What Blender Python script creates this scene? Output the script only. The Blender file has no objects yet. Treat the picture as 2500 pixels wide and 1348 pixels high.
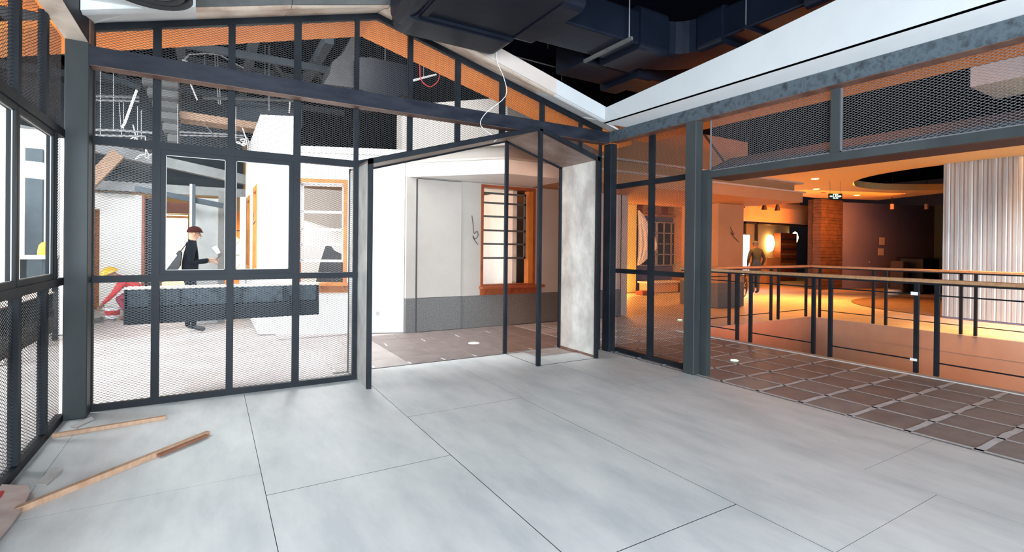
import bpy, bmesh, math, random
from mathutils import Vector, Matrix
random.seed(7)
C = bpy.context.scene.collection
scene = bpy.context.scene
PI = math.pi
# ------------------------------------------------------------------ camera
def cam_matrix(yaw, pitch, roll, loc):
    fwd = Vector((math.sin(yaw), math.cos(yaw), 0)); rt = Vector((math.cos(yaw), -math.sin(yaw), 0)); up = Vector((0, 0, 1))
    f2 = fwd*math.cos(pitch)+up*math.sin(pitch); u2 = up*math.cos(pitch)-fwd*math.sin(pitch)
    r3 = rt*math.cos(roll)+u2*math.sin(roll); u3 = u2*math.cos(roll)-rt*math.sin(roll)
    m = Matrix((r3, u3, -f2)).transposed().to_4x4(); m.translation = loc
    return m
cd = bpy.data.cameras.new('camera'); cam = bpy.data.objects.new('camera', cd); C.objects.link(cam)
cam.matrix_world = cam_matrix(math.radians(30.89), math.radians(-.2), math.radians(.6), Vector((0, 0, 1.45)))
cd.sensor_width = 36; cd.lens = 1229.7/2500*36; cd.shift_x = (1250-1252.3)/2500; cd.shift_y = (609.4-674)/2500
cd.clip_start = .05; cd.clip_end = 200
scene.camera = cam
# ------------------------------------------------------------------ world, view, big lights
w = bpy.data.worlds.new('world'); scene.world = w; w.use_nodes = True
w.node_tree.nodes['Background'].inputs[0].default_value = (.62, .78, 1, 1)
w.node_tree.nodes['Background'].inputs[1].default_value = .5
vs = scene.view_settings; vs.view_transform = 'Standard'; vs.look = 'None'; vs.gamma = 1; vs.use_curve_mapping = False
vs.exposure = 0.0
def area(name, loc, target, sx, sy, power, col, spread=180):
    l = bpy.data.lights.new(name, 'AREA'); l.shape = 'RECTANGLE'; l.size = sx; l.size_y = sy; l.energy = power; l.color = col
    l.spread = math.radians(spread)
    o = bpy.data.objects.new(name, l); C.objects.link(o); o.location = loc
    o.rotation_euler = (Vector(target)-Vector(loc)).to_track_quat('-Z', 'Y').to_euler()
    return o
def point(name, loc, power, col, r=.1):
    l = bpy.data.lights.new(name, 'POINT'); l.energy = power; l.color = col; l.shadow_soft_size = r
    o = bpy.data.objects.new(name, l); C.objects.link(o); o.location = loc; return o
def spot(name, loc, target, power, col, ang, blend=.6, r=.05):
    l = bpy.data.lights.new(name, 'SPOT'); l.energy = power; l.color = col; l.spot_size = math.radians(ang); l.spot_blend = blend; l.shadow_soft_size = r
    o = bpy.data.objects.new(name, l); C.objects.link(o); o.location = loc
    o.rotation_euler = (Vector(target)-Vector(loc)).to_track_quat('-Z', 'Y').to_euler(); return o
COOL = (.80, .91, 1.0); WARM = (1.0, .22, .03); AMBER = (1.0, .34, .06)
area('daylight_window', (-1.6, -3.6, 1.7), (1.6, 4, 2.2), 6, 2.9, 1100, COOL, 150)
area('soffit_uplight_fill', (.6, -3.9, .95), (1.4, 5, 4.6), 6, 1.7, 360, COOL, 150)  # added uplight for the soffits, stands in for floor bounce
area('daylight_skylight_left', (-3.2, 7.3, 5.25), (-1.2, 9.5, 0), 5, 4, 1300, (.93, .97, 1), 130)
area('daylight_skylight_back', (1.3, 6.9, 5.25), (1.0, 9.2, 1.9), 3.0, 1.2, 230, (.97, .98, 1))
area('daylight_side', (-7.5, 9.6, 2.6), (2, 9.8, 1.2), 5, 3.5, 330, (.95, .98, 1), 100)
area('corrugated_wall_fill', (8.4, .5, 4.9), (14, 2.0, .9), 1.5, 3, 210, (.80, .92, 1), 50)  # cool fill added for the corrugated wall, no real skylight above
area('atrium_glow', (9.3, 4.5, 5.2), (9.3, 4.5, 0), 2, 2, 50, WARM)
area('walkway_glow', (12.9, 3.2, 3.38), (12.95, 3.2, 0), .6, 8.5, 330, (1.0, .40, .07), 70)
area('hall_glow', (15, 10.0, 3.38), (14, 9.2, 0), 6, 1.0, 900, AMBER, 100)
area('shopfront_wash', (18.2, 8.4, 3.3), (19.5, 12, 1.6), 4, .4, 330, WARM, 110)
area('canopy_wash', (9.0, 3.6, -.6), (9.8, 8, 2.4), 3, .6, 38, WARM, 80)
point('shopfront_fill', (20.6, 13.0, 2.2), 90, AMBER, .08)  # added fill between the shopfront's own wall lamps
point('warm_room_fill', (9.6, 10.8, 2.0), 330, AMBER, .3)  # added warm fill that lifts the canopy soffit, no fixture
# ------------------------------------------------------------------ mesh helpers
ORG = {}
class MB:
    def __init__(s): s.v = []; s.f = []; s.mi = []
    def add(s, vs_, fs, mi=0):
        b = len(s.v); s.v += [tuple(v) for v in vs_]; s.f += [tuple(b+i for i in f) for f in fs]; s.mi += [mi]*len(fs); return s
    def box(s, x0, x1, y0, y1, z0, z1, mi=0):
        return s.add([(x0,y0,z0),(x1,y0,z0),(x1,y1,z0),(x0,y1,z0),(x0,y0,z1),(x1,y0,z1),(x1,y1,z1),(x0,y1,z1)],
                     [(0,3,2,1),(4,5,6,7),(0,1,5,4),(1,2,6,5),(2,3,7,6),(3,0,4,7)], mi)
    def bar(s, p, q, wd, ht, up=(0,0,1), mi=0):
        """box from p to q: wd sideways, ht along up"""
        p = Vector(p); q = Vector(q); d = (q-p).normalized(); u = Vector(up)
        sd = d.cross(u)
        if sd.length < 1e-4: sd = d.cross(Vector((1,0,0)))
        sd.normalize(); u = sd.cross(d).normalized(); sd *= wd/2; u = u*ht/2
        vs_ = [p-sd-u, p+sd-u, p+sd+u, p-sd+u, q-sd-u, q+sd-u, q+sd+u, q-sd+u]
        return s.add(vs_, [(0,1,2,3),(7,6,5,4),(0,4,5,1),(1,5,6,2),(2,6,7,3),(3,7,4,0)], mi)
    def tube(s, pts, r, n=8, mi=0, caps=True):
        pts = [Vector(p) for p in pts]; rings = []
        rr = r if isinstance(r, (list, tuple)) else [r]*len(pts)
        ref = None
        for i, p in enumerate(pts):
            d = (pts[min(i+1, len(pts)-1)]-pts[max(i-1, 0)]).normalized()
            if ref is None: ref = Vector((0,0,1)) if abs(d.z) < .9 else Vector((1,0,0))
            a = d.cross(ref).normalized(); b = a.cross(d).normalized(); ref = b
            rings.append([p+(a*math.cos(2*PI*k/n)+b*math.sin(2*PI*k/n))*rr[i] for k in range(n)])
        vs_ = [v for R in rings for v in R]; fs = []
        for i in range(len(pts)-1):
            for k in range(n): fs.append((i*n+k, i*n+(k+1)%n, (i+1)*n+(k+1)%n, (i+1)*n+k))
        if caps: fs.append(tuple(range(n))[::-1]); fs.append(tuple((len(pts)-1)*n+k for k in range(n)))
        return s.add(vs_, fs, mi)
    def lathe(s, prof, cx, cy, n=20, mi=0, z0=0):
        vs_ = []; fs = []
        for (r, z) in prof: vs_ += [(cx+r*math.cos(2*PI*k/n), cy+r*math.sin(2*PI*k/n), z0+z) for k in range(n)]
        for i in range(len(prof)-1):
            for k in range(n): fs.append((i*n+k, i*n+(k+1)%n, (i+1)*n+(k+1)%n, (i+1)*n+k))
        return s.add(vs_, fs, mi)
    def prism(s, poly, off, mi=0):
        """closed 3-D polygon extruded by vector off"""
        n = len(poly); off = Vector(off); vs_ = [Vector(p) for p in poly]; vs_ += [p+off for p in vs_]
        fs = [tuple(range(n))[::-1], tuple(range(n, 2*n))]+[(k, (k+1)%n, n+(k+1)%n, n+k) for k in range(n)]
        return s.add(vs_, fs, mi)
    def build(s, name, mat, parent=None, smooth=False, org=None, label=None, cat=None, group=None, kind=None, bevel=0):
        if org is None: org = ORG.get(parent, None)
        if org is None:
            if parent is None and s.v:
                xs = [v[0] for v in s.v]; ys = [v[1] for v in s.v]; zs = [v[2] for v in s.v]
                org = Vector(((min(xs)+max(xs))/2, (min(ys)+max(ys))/2, min(zs)))
            else: org = Vector((0,0,0))
        org = Vector(org)
        me = bpy.data.meshes.new(name)
        me.from_pydata([(v[0]-org.x, v[1]-org.y, v[2]-org.z) for v in s.v], [], s.f)
        for m in (mat if isinstance(mat, (list, tuple)) else [mat]): me.materials.append(m)
        for p, i in zip(me.polygons, s.mi): p.material_index = i; p.use_smooth = smooth
        bm = bmesh.new(); bm.from_mesh(me); bmesh.ops.recalc_face_normals(bm, faces=bm.faces)
        if bevel: bmesh.ops.bevel(bm, geom=bm.edges[:], offset=bevel, segments=1, affect='EDGES')
        bm.to_mesh(me); bm.free()
        o = bpy.data.objects.new(name, me); C.objects.link(o)
        if parent is None: o.location = org
        else: o.parent = parent
        ORG[o] = org
        tag(o, label, cat, group, kind)
        return o
def tag(o, label=None, cat=None, group=None, kind=None):
    if label: o['label'] = label
    if cat: o['category'] = cat
    if group: o['group'] = group
    if kind: o['kind'] = kind
    return o
def thing(name, label, cat, loc, group=None, kind=None, parent=None):
    o = bpy.data.objects.new(name, None); C.objects.link(o); o.location = loc; o.empty_display_size = .1
    ORG[o] = Vector(loc); return tag(o, label, cat, group, kind)
def copy_tree(o, parent=None):
    c = o.copy(); C.objects.link(c)
    if parent: c.parent = parent
    for ch in o.children: copy_tree(ch, c)
    return c
# ------------------------------------------------------------------ materials
def mat(name, col, rough=.6, metal=0, noise=None, scale=4, bump=0, bscale=40, spec=.5, stretch=None, detail=6, col3=None):
    """noise: second colour mixed by noise"""
    m = bpy.data.materials.new(name); m.use_nodes = True; nt = m.node_tree; N = nt.nodes; L = nt.links; b = N['Principled BSDF']
    b.inputs['Base Color'].default_value = (*col, 1); b.inputs['Roughness'].default_value = rough; b.inputs['Metallic'].default_value = metal
    b.inputs['Specular IOR Level'].default_value = spec
    tc = N.new('ShaderNodeTexCoord'); mp = N.new('ShaderNodeMapping'); geo = N.new('ShaderNodeNewGeometry')
    L.new(geo.outputs['Position'], mp.inputs['Vector'])
    if stretch: mp.inputs['Scale'].default_value = stretch
    if noise:
        nz = N.new('ShaderNodeTexNoise'); nz.inputs['Scale'].default_value = scale; nz.inputs['Detail'].default_value = detail; nz.inputs['Roughness'].default_value = .62
        L.new(mp.outputs[0], nz.inputs['Vector'])
        cr = N.new('ShaderNodeValToRGB'); cr.color_ramp.elements[0].position = .36; cr.color_ramp.elements[1].position = .66
        cr.color_ramp.elements[0].color = (*col, 1); cr.color_ramp.elements[1].color = (*noise, 1)
        if col3: e = cr.color_ramp.elements.new(.5); e.color = (*col3, 1)
        L.new(nz.outputs[0], cr.inputs[0]); L.new(cr.outputs[0], b.inputs['Base Color'])
        mr = N.new('ShaderNodeMapRange'); mr.inputs['To Min'].default_value = max(0, rough-.08); mr.inputs['To Max'].default_value = min(1, rough+.12)
        L.new(nz.outputs[0], mr.inputs[0]); L.new(mr.outputs[0], b.inputs['Roughness'])
    if bump:
        n2 = N.new('ShaderNodeTexNoise'); n2.inputs['Scale'].default_value = bscale; n2.inputs['Detail'].default_value = 5
        L.new(mp.outputs[0], n2.inputs['Vector'])
        bp = N.new('ShaderNodeBump'); bp.inputs['Strength'].default_value = bump; bp.inputs['Distance'].default_value = .01
        L.new(n2.outputs[0], bp.inputs['Height']); L.new(bp.outputs[0], b.inputs['Normal'])
    return m
def emis(name, col, strength):
    m = bpy.data.materials.new(name); m.use_nodes = True; b = m.node_tree.nodes['Principled BSDF']
    b.inputs['Base Color'].default_value = (*col, 1); b.inputs['Emission Color'].default_value = (*col, 1); b.inputs['Emission Strength'].default_value = strength
    return m
def glassmat(name, tint, refl=.08, rough=.0):
    m = bpy.data.materials.new(name); m.use_nodes = True; nt = m.node_tree; N = nt.nodes; L = nt.links
    for n in list(N): N.remove(n)
    out = N.new('ShaderNodeOutputMaterial'); tr = N.new('ShaderNodeBsdfTransparent'); gl = N.new('ShaderNodeBsdfGlossy'); mx = N.new('ShaderNodeMixShader')
    fr = N.new('ShaderNodeFresnel'); fr.inputs[0].default_value = 1.45
    mul = N.new('ShaderNodeMath'); mul.operation = 'MULTIPLY_ADD'; mul.inputs[1].default_value = .01; mul.inputs[2].default_value = 0
    tr.inputs[0].default_value = (*tint, 1); gl.inputs['Roughness'].default_value = rough; gl.inputs[0].default_value = (.9, .95, 1, 1)
    L.new(fr.outputs[0], mul.inputs[0]); L.new(mul.outputs[0], mx.inputs[0]); L.new(tr.outputs[0], mx.inputs[1]); L.new(gl.outputs[0], mx.inputs[2]); L.new(mx.outputs[0], out.inputs[0])
    return m
M = {}
M['steel'] = mat('dark_steel_paint', (.007, .009, .013), .5, 0, spec=.16, noise=(.014, .017, .022), scale=3, bump=.05, bscale=60)
M['post'] = mat('grey_steel_post', (.026, .031, .033), .5, .0, spec=.22, noise=(.042, .048, .050), scale=1.6, stretch=(1, 1, .35), bump=.04, bscale=30)
M['beam'] = mat('mill_scale_steel', (.008, .010, .017), .5, 0, spec=.2, noise=(.020, .022, .032), scale=5, stretch=(.6, .6, 2), bump=.08, bscale=50)
M['beam_blue'] = mat('pitted_blue_steel', (.035, .045, .055), .55, .1, spec=.3, noise=(.022, .026, .033), scale=9, bump=.15, bscale=120, col3=(.065, .085, .10))
M['rust'] = mat('rusty_steel_underside', (.10, .045, .035), .55, .3, noise=(.22, .13, .10), scale=5, stretch=(.5, 1, 1))
M['wire'] = mat('expanded_metal', (.045, .05, .055), .4, .4)
M['wire_light'] = mat('expanded_metal_lit', (.20, .20, .215), .45, .4)  # expanded metal again, paler to carry the light it reflects
M['raw'] = mat('raw_steel_sheet', (.58, .40, .30), .5, .1, noise=(.96, .84, .72), scale=1.6, bump=.05, bscale=20, col3=(.88, .73, .60))
M['plate'] = mat('whitish_oxidised_plate', (.34, .33, .31), .5, .15, noise=(.56, .56, .53), scale=4, bump=.04, bscale=20, stretch=(1, 1, .6))
M['maroonsteel'] = mat('maroon_primed_steel', (.06, .022, .018), .6, 0, spec=.2, noise=(.09, .035, .028), scale=3)
M['plate_rust'] = mat('brown_oxidised_sheet', (.17, .12, .10), .5, .3, noise=(.30, .23, .20), scale=3)
M['whitepaint'] = mat('white_ceiling_paint', (.86, .87, .88), .6, 0, noise=(.80, .82, .83), scale=1.2)
M['tanpaint'] = mat('unfinished_board', (.50, .43, .39), .7, 0, noise=(.44, .37, .33), scale=2)
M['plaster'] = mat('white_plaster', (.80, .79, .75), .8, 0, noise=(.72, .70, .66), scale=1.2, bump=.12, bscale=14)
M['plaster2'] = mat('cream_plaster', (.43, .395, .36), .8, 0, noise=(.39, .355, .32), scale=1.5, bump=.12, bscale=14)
M['granite'] = mat('grey_pebbledash', (.09, .088, .086), .85, 0, noise=(.18, .175, .17), scale=60, bump=.4, bscale=90)
M['orange'] = mat('orange_stained_timber', (.55, .20, .03), .5, 0, noise=(.42, .13, .02), scale=3, stretch=(1, 1, 1))
M['eave'] = mat('orange_primed_eave', (.92, .28, .03), .6, 0, noise=(.82, .22, .02), scale=1.5)
M['redstrip'] = mat('reddish_lath', (.24, .10, .055), .6, 0, noise=(.17, .065, .035), scale=9)
M['redwood'] = mat('red_brown_timber', (.30, .07, .02), .45, 0, noise=(.20, .045, .015), scale=4)
M['cement'] = mat('cement_board', (.55, .58, .585), .5, 0, noise=(.72, .73, .72), scale=2.2, bump=.05, bscale=25, stretch=(1.9, .6, 1), col3=(.64, .66, .655), detail=12)
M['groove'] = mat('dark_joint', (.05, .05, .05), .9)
M['tile'] = mat('brown_slate_tile', (.21, .185, .18), .45, 0, noise=(.29, .255, .245), scale=6, bump=.1, bscale=30)
M['tile2'] = mat('grey_slate_tile', (.25, .235, .23), .45, 0, noise=(.32, .30, .29), scale=7, bump=.1, bscale=30)
M['apron'] = mat('reddish_paver', (.20, .16, .15), .5, 0, noise=(.27, .225, .21), scale=5, bump=.15, bscale=40)
M['tape'] = mat('masking_tape', (.66, .67, .68), .6, 0, noise=(.52, .53, .54), scale=9)
M['hallfloor'] = mat('dusty_hall_floor', (.34, .30, .28), .55, 0, noise=(.46, .42, .40), scale=2.2, bump=.1, bscale=40)
M['black'] = mat('black_ceiling', (.003, .004, .009), .9, spec=0)
M['duct'] = mat('black_rubber_duct_wrap', (.0025, .0045, .010), .38, 0, spec=.32, noise=(.004, .006, .013), scale=2, bump=.35, bscale=5)
M['duct_grey'] = mat('grey_duct_wrap', (.10, .10, .095), .55, .1, noise=(.06, .06, .06), scale=3, bump=.2, bscale=8)
M['pipe'] = mat('galvanised_pipe', (.34, .35, .36), .4, .6)
M['hood'] = mat('dark_grey_duct', (.035, .035, .036), .6, 0, noise=(.022, .023, .025), scale=3, bump=.2, bscale=8)
M['whitepaint_dim'] = mat('white_paint_dimmed', (.47, .485, .49), .7, 0, noise=(.43, .44, .45), scale=1.2)  # same white paint, darkened because the fascia faces the light
M['warmplaster'] = mat('warm_lit_plaster', (.42, .23, .115), .8, 0, noise=(.38, .205, .10), scale=1.2, bump=.1, bscale=14)  # cream plaster with the hall's warm light put into its colour
M['palebase'] = mat('pebbledash_bright_lit', (.55, .54, .52), .85, 0, noise=(.66, .66, .64), scale=60, bump=.4, bscale=90)  # grey pebbledash lightened to carry the strong daylight on it
M['backdark'] = mat('slate_grey_wall', (.045, .058, .07), .8, 0, noise=(.028, .037, .048), scale=1.5)
M['glass'] = glassmat('clear_glass', (.96, .98, .97))
M['bronze'] = glassmat('bronze_tinted_glass', (.91, .80, .74))
M['wood'] = mat('handrail_timber', (.42, .24, .12), .4, 0, noise=(.30, .15, .07), scale=5, stretch=(1, 6, 6))
M['batten'] = mat('pine_batten', (.34, .20, .12), .6, 0, noise=(.46, .29, .19), scale=8, stretch=(4, 1, 1))
M['ply'] = mat('pinkish_plywood', (.50, .33, .29), .65, 0, noise=(.62, .52, .47), scale=5)
M['card'] = mat('grey_board_offcut', (.48, .46, .44), .8)
M['corr'] = mat('corrugated_galvanised', (.46, .47, .47), .42, .7, noise=(.36, .37, .38), scale=1.2, stretch=(1, 3, .6))
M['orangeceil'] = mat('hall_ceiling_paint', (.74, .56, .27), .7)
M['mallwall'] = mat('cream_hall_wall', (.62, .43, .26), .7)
M['darkwall'] = mat('dark_plum_wall', (.11, .12, .22), .6, 0, noise=(.13, .14, .25), scale=1)
M['terra'] = mat('painted_slab_edge', (.38, .22, .15), .7, 0, noise=(.44, .27, .19), scale=1.2)
M['brickbrown'] = mat('brown_split_stone', (.045, .027, .02), .7, 0, noise=(.08, .048, .034), scale=5)
M['white'] = mat('white_plastic', (.8, .8, .8), .5)
M['blackmat'] = mat('black_plastic', (.012, .012, .014), .5)
M['soil'] = mat('dark_soil', (.10, .055, .03), .9, 0, noise=(.16, .09, .05), scale=5, bump=.6, bscale=10)
M['lampglow'] = emis('warm_lamp', (1, .62, .22), 14)
M['whiteglow'] = emis('lightbox_face', (.95, .97, 1), 9)
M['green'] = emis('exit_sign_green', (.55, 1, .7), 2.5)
M['skin'] = mat('skin', (.32, .17, .11), .6)
M['navy'] = mat('dark_navy_cloth', (.004, .005, .009), .9, spec=.05)
M['brownred'] = mat('maroon_cloth', (.03, .008, .007), .9, spec=.05)
M['red'] = mat('red_work_cloth', (.55, .03, .03), .8)
M['maroon'] = mat('maroon_work_cloth', (.25, .02, .05), .8)
M['yellow'] = mat('yellow_helmet', (.85, .50, .02), .35)
M['bluecap'] = mat('blue_cloth', (.03, .055, .11), .8)
M['greyjacket'] = mat('grey_green_jacket', (.025, .032, .036), .8)
M['hair'] = mat('black_hair', (.012, .01, .01), .7)
M['boots'] = mat('brown_boots', (.13, .06, .03), .7)
M['plastic'] = glassmat('clear_plastic_wrap', (.8, .8, .82), .5, .2)
# ------------------------------------------------------------------ hall shell (setting)
b = MB(); HX0, HX1, HY0, HY1, HZ = -9, 34, -6, 22, 5.45
b.box(HX0, 7.2, HY0, HY1, -.35, -.012); b.box(7.2, 11.45, 6.2, HY1, -.35, -.012); b.box(11.45, HX1, HY0, HY1, -.35, -.012)
floor = b.build('floor', M['hallfloor'], org=(0,0,0), kind='structure')
MB().box(HX0, HX1, HY0, HY1, HZ, HZ+.2).build('ceiling', M['black'], kind='structure')
MB().box(HX0-.2, HX0, HY0, HY1, -.3, HZ).build('wall_left', M['plaster'], kind='structure')
MB().box(HX1, HX1+.2, HY0, HY1, -.3, HZ).build('wall_right', M['darkwall'], kind='structure')
b = MB(); b.box(HX0, HX1, HY1, HY1+.2, -.3, HZ); b.build('wall_back', M['mallwall'], kind='structure')
MB().box(HX0, HX1, HY0-.2, HY0, -.3, HZ).build('wall_front', M['plaster'], kind='structure')
# atrium shaft below the walkway
b = MB(); b.box(7.2, 11.45, 6.2, 6.3, -4.4, -.35); b.box(11.45, 11.55, HY0, 6.2, -4.4, -.35); b.box(7.1, 7.2, HY0, 6.2, -4.4, -.35)
b.box(7.2, 11.45, 6.195, 6.2, -.35, -.02); b.box(11.445, 11.45, HY0, 6.2, -.35, -.02)
b.build('wall_atrium', M['terra'], org=(9, 2, -4.4), kind='structure')
MB().box(7.1, 11.5, HY0, 6.3, -4.6, -4.4).build('floor_lower', M['hallfloor'], kind='structure')
# cement boards of the room floor: columns of boards, joints 5 mm
def board(x0, x1, y0, y1):
    g = .0026 if (x0 == .28 or (x0 == 1.442 and abs(y1-1.80) < .01) or (x0 == 1.442 and abs(y0-1.80) < .01)) else .0010; b = MB().box(x0+g, x1-g, y0+g, y1-g, -.012, .0+random.uniform(0, .0006)); b.mi = [0, 0, 1, 1, 1, 1]; b.build('cement_board', [M['cement'], M['groove']], floor, org=(0,0,0))  # board sides coloured dark to stand in for shade in the joints
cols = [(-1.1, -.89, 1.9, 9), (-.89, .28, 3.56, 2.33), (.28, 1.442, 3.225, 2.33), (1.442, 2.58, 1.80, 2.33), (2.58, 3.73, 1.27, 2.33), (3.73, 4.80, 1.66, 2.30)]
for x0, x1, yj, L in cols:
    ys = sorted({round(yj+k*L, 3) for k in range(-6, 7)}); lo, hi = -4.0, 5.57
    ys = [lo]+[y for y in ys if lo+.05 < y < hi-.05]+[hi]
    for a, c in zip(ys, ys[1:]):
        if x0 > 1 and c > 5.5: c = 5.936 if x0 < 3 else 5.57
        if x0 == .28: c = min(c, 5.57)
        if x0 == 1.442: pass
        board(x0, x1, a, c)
MB().box(-1.1, 4.80, -4.2, 5.57, -.0119, -.0115).build('joint_shade_sheet', M['groove'], floor, org=(0,0,0))  # dark sheet added below the boards as shade for the gaps
# slate tiles under tape, walkway and portal apron
tp, ty = .452, .434; x_0, y_0 = 4.84, 1.84-6*.434
def tile(x0, x1, y0, y1, m=None):
    g = .009 if m is None else .004; MB().box(x0+g, x1-g, y0+g, y1-g, -.02, random.uniform(-.0005, .0015)).build('floor_tile', m or (M['tile'] if random.random() < .6 else M['tile2']), floor, org=(0,0,0), bevel=.002)
for j in range(18):
    y = y_0+j*ty
    for i in range(5):
        x = x_0+i*tp
        if y+ty < 8.15: tile(x, min(x+tp, 7.1), y, y+ty)
for j in range(5):
    y = 5.975+j*ty
    for i in range(8):
        x = x_0-(i+1)*tp
        tile(x, x+tp, y, y+ty, M['apron'] if i < 6 else M['hallfloor'])
tile_strip = MB().box(4.80, 4.84, -4, 5.36, -.02, -.001).build('border_strip', M['tile2'], floor, org=(0,0,0))
def tape(pts, wd):
    b = MB(); n = 14
    (x0, y0), (x1, y1) = pts; d = Vector((x1-x0, y1-y0, 0)); L = d.length; d.normalize(); s = Vector((-d.y, d.x, 0))
    vs_ = []; 
    for k in range(n+1):
        p = Vector((x0, y0, 0))+d*L*k/n; a = wd/2*(1+random.uniform(-.25, .25)); c = wd/2*(1+random.uniform(-.25, .25)); o = s*random.uniform(-.004, .004)
        vs_ += [p+s*a+o+Vector((0,0,.0040)), p-s*c+o+Vector((0,0,.0040))]
    b.add(vs_, [(2*k, 2*k+1, 2*k+3, 2*k+2) for k in range(n)]); b.add([v-Vector((0,0,.001)) for v in vs_], [(2*k, 2*k+2, 2*k+3, 2*k+1) for k in range(n)])
    b.build('tape_strip', M['tape'], floor, org=(0,0,0))
for j in range(1, 18):
    y = y_0+j*ty
    if y > .4: tape(((4.80, y), (7.09 if y < 6 else 7.1, y)), .05 if y < 3 else .04)
for i in range(5): tape(((x_0+i*tp, 0), (x_0+i*tp, 8.0)), .034)
for i in range(9): 
    x = x_0-i*tp; tape(((x, 5.98), (x, 6.10)), .03)
for i in range(4): tape(((2.2+i*.62, 7.2+.1*i), (2.2+i*.62+.02, 7.42+.1*i)), .022)
# pale curb along the atrium edge
MB().box(7.09, 7.2, -5, 6.2, -.02, .012).build('edge_curb', M['card'], floor, org=(0,0,0))
# ------------------------------------------------------------------ mesh partitions
def clip_line(poly, p, d):
    """clip infinite 2-D line to convex polygon (ccw)"""
    t0, t1 = -1e9, 1e9; n = len(poly)
    for k in range(n):
        ax, ay = poly[k]; bx, by = poly[(k+1) % n]; nx, ny = -(by-ay), bx-ax
        num = nx*(p[0]-ax)+ny*(p[1]-ay); den = nx*d[0]+ny*d[1]
        if abs(den) < 1e-9:
            if num < 0: return None
            continue
        t = -num/den
        if den > 0: t0 = max(t0, t)
        else: t1 = min(t1, t)
    if t1-t0 < .003: return None
    return (p[0]+d[0]*t0, p[1]+d[1]*t0), (p[0]+d[0]*t1, p[1]+d[1]*t1)
def ccw(poly):
    a = sum(poly[k][0]*poly[(k+1) % len(poly)][1]-poly[(k+1) % len(poly)][0]*poly[k][1] for k in range(len(poly)))
    return poly if a > 0 else poly[::-1]
def mesh_panel(parent, polys, plane, dw=.048, dh=.022, m='wire', wd=.0026, th=.0012):
    """expanded-metal panel: polys in (u, z); plane maps (u, z, off) to 3-D"""
    b = MB()
    for poly in polys:
        poly = ccw(poly)
        u0 = min(p[0] for p in poly); u1 = max(p[0] for p in poly); z0 = min(p[1] for p in poly); z1 = max(p[1] for p in poly)
        s = dh/dw
        for sg in (1, -1):
            k0 = math.floor((z0-s*max(sg*u0, sg*u1))/dh)-1; k1 = math.ceil((z1-s*min(sg*u0, sg*u1))/dh)+1
            for k in range(k0, k1+1):
                r = clip_line(poly, (0, k*dh), (1, sg*s))
                if not r: continue
                (a, za), (c, zc) = r; L = math.hypot(c-a, zc-za); nu, nz = -(zc-za)/L*wd/2, (c-a)/L*wd/2
                q = [plane(a-nu, za-nz, -th), plane(a+nu, za+nz, -th), plane(a+nu, za+nz, th), plane(a-nu, za-nz, th),
                     plane(c-nu, zc-nz, -th), plane(c+nu, zc+nz, -th), plane(c+nu, zc+nz, th), plane(c-nu, zc-nz, th)]
                b.add(q, [(0,4,5,1),(1,5,6,2),(2,6,7,3),(3,7,4,0)])
    return b.build('mesh_infill', M[m], parent, kind='stuff')
def zr(x): return 4.027-.261*(x-1.56) if x > 1.56 else 4.027-.2835*(1.56-x)
def zp(x): return 2.945-.293*(3.44-x) if x < 3.44 else 2.945-.30*(x-3.44)   # portal outer roof line
YW = 5.56
back = thing('mesh_partition', 'gabled dark steel frame partition with expanded mesh, glazed opening and doorway gap, facing the viewer', 'partition', (1.9, YW, 0))
pl_y = lambda u, z, o: (u, YW+.028+o, z)
bars = [(-.89, -.87), (-.465, -.403), (.125, .185), (.712, .778), (1.318, 1.362), (1.915, 1.97), (2.51, 2.57), (3.125, 3.195), (3.74, 3.80), (4.402, 4.44), (4.775, 4.80)]
FH = .055
for i, (a, c) in enumerate(bars):
    xc = (a+c)/2; zb = 0 if (xc < 1.4 or xc > 4.40) else zp(xc)+.03
    MB().box(a, c, YW, YW+.05, zb, zr(xc)-.02).build('mullion', M['steel'], back)
for (z0, z1) in ((0, .055), (1.11, 1.17), (2.305, 2.375)):
    MB().box(-.89, 1.388, YW-.002, YW+.052, z0, z1).build('rail', M['steel'], back)
    MB().box(4.39, 4.80, YW-.002, YW+.052, z0, z1).build('rail', M['steel'], back)
b = MB()
for (xa, xb) in ((-.90, 1.56), (1.56, 4.80)):
    b.prism([(xa, YW-.004, zr(xa)-.062), (xb, YW-.004, zr(xb)-.062), (xb, YW-.004, zr(xb)+.01), (xa, YW-.004, zr(xa)+.01)], (0, .056, 0))
b.build('rake_rail', M['steel'], back)
b = MB()
for (xa, xb) in ((1.36, 3.44), (3.44, 4.40)):
    b.prism([(xa, YW-.003, zp(xa)+.0), (xb, YW-.003, zp(xb)), (xb, YW-.003, zp(xb)+.045), (xa, YW-.003, zp(xa)+.045)], (0, .054, 0))
b.build('doorway_rail', M['steel'], back)
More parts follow.
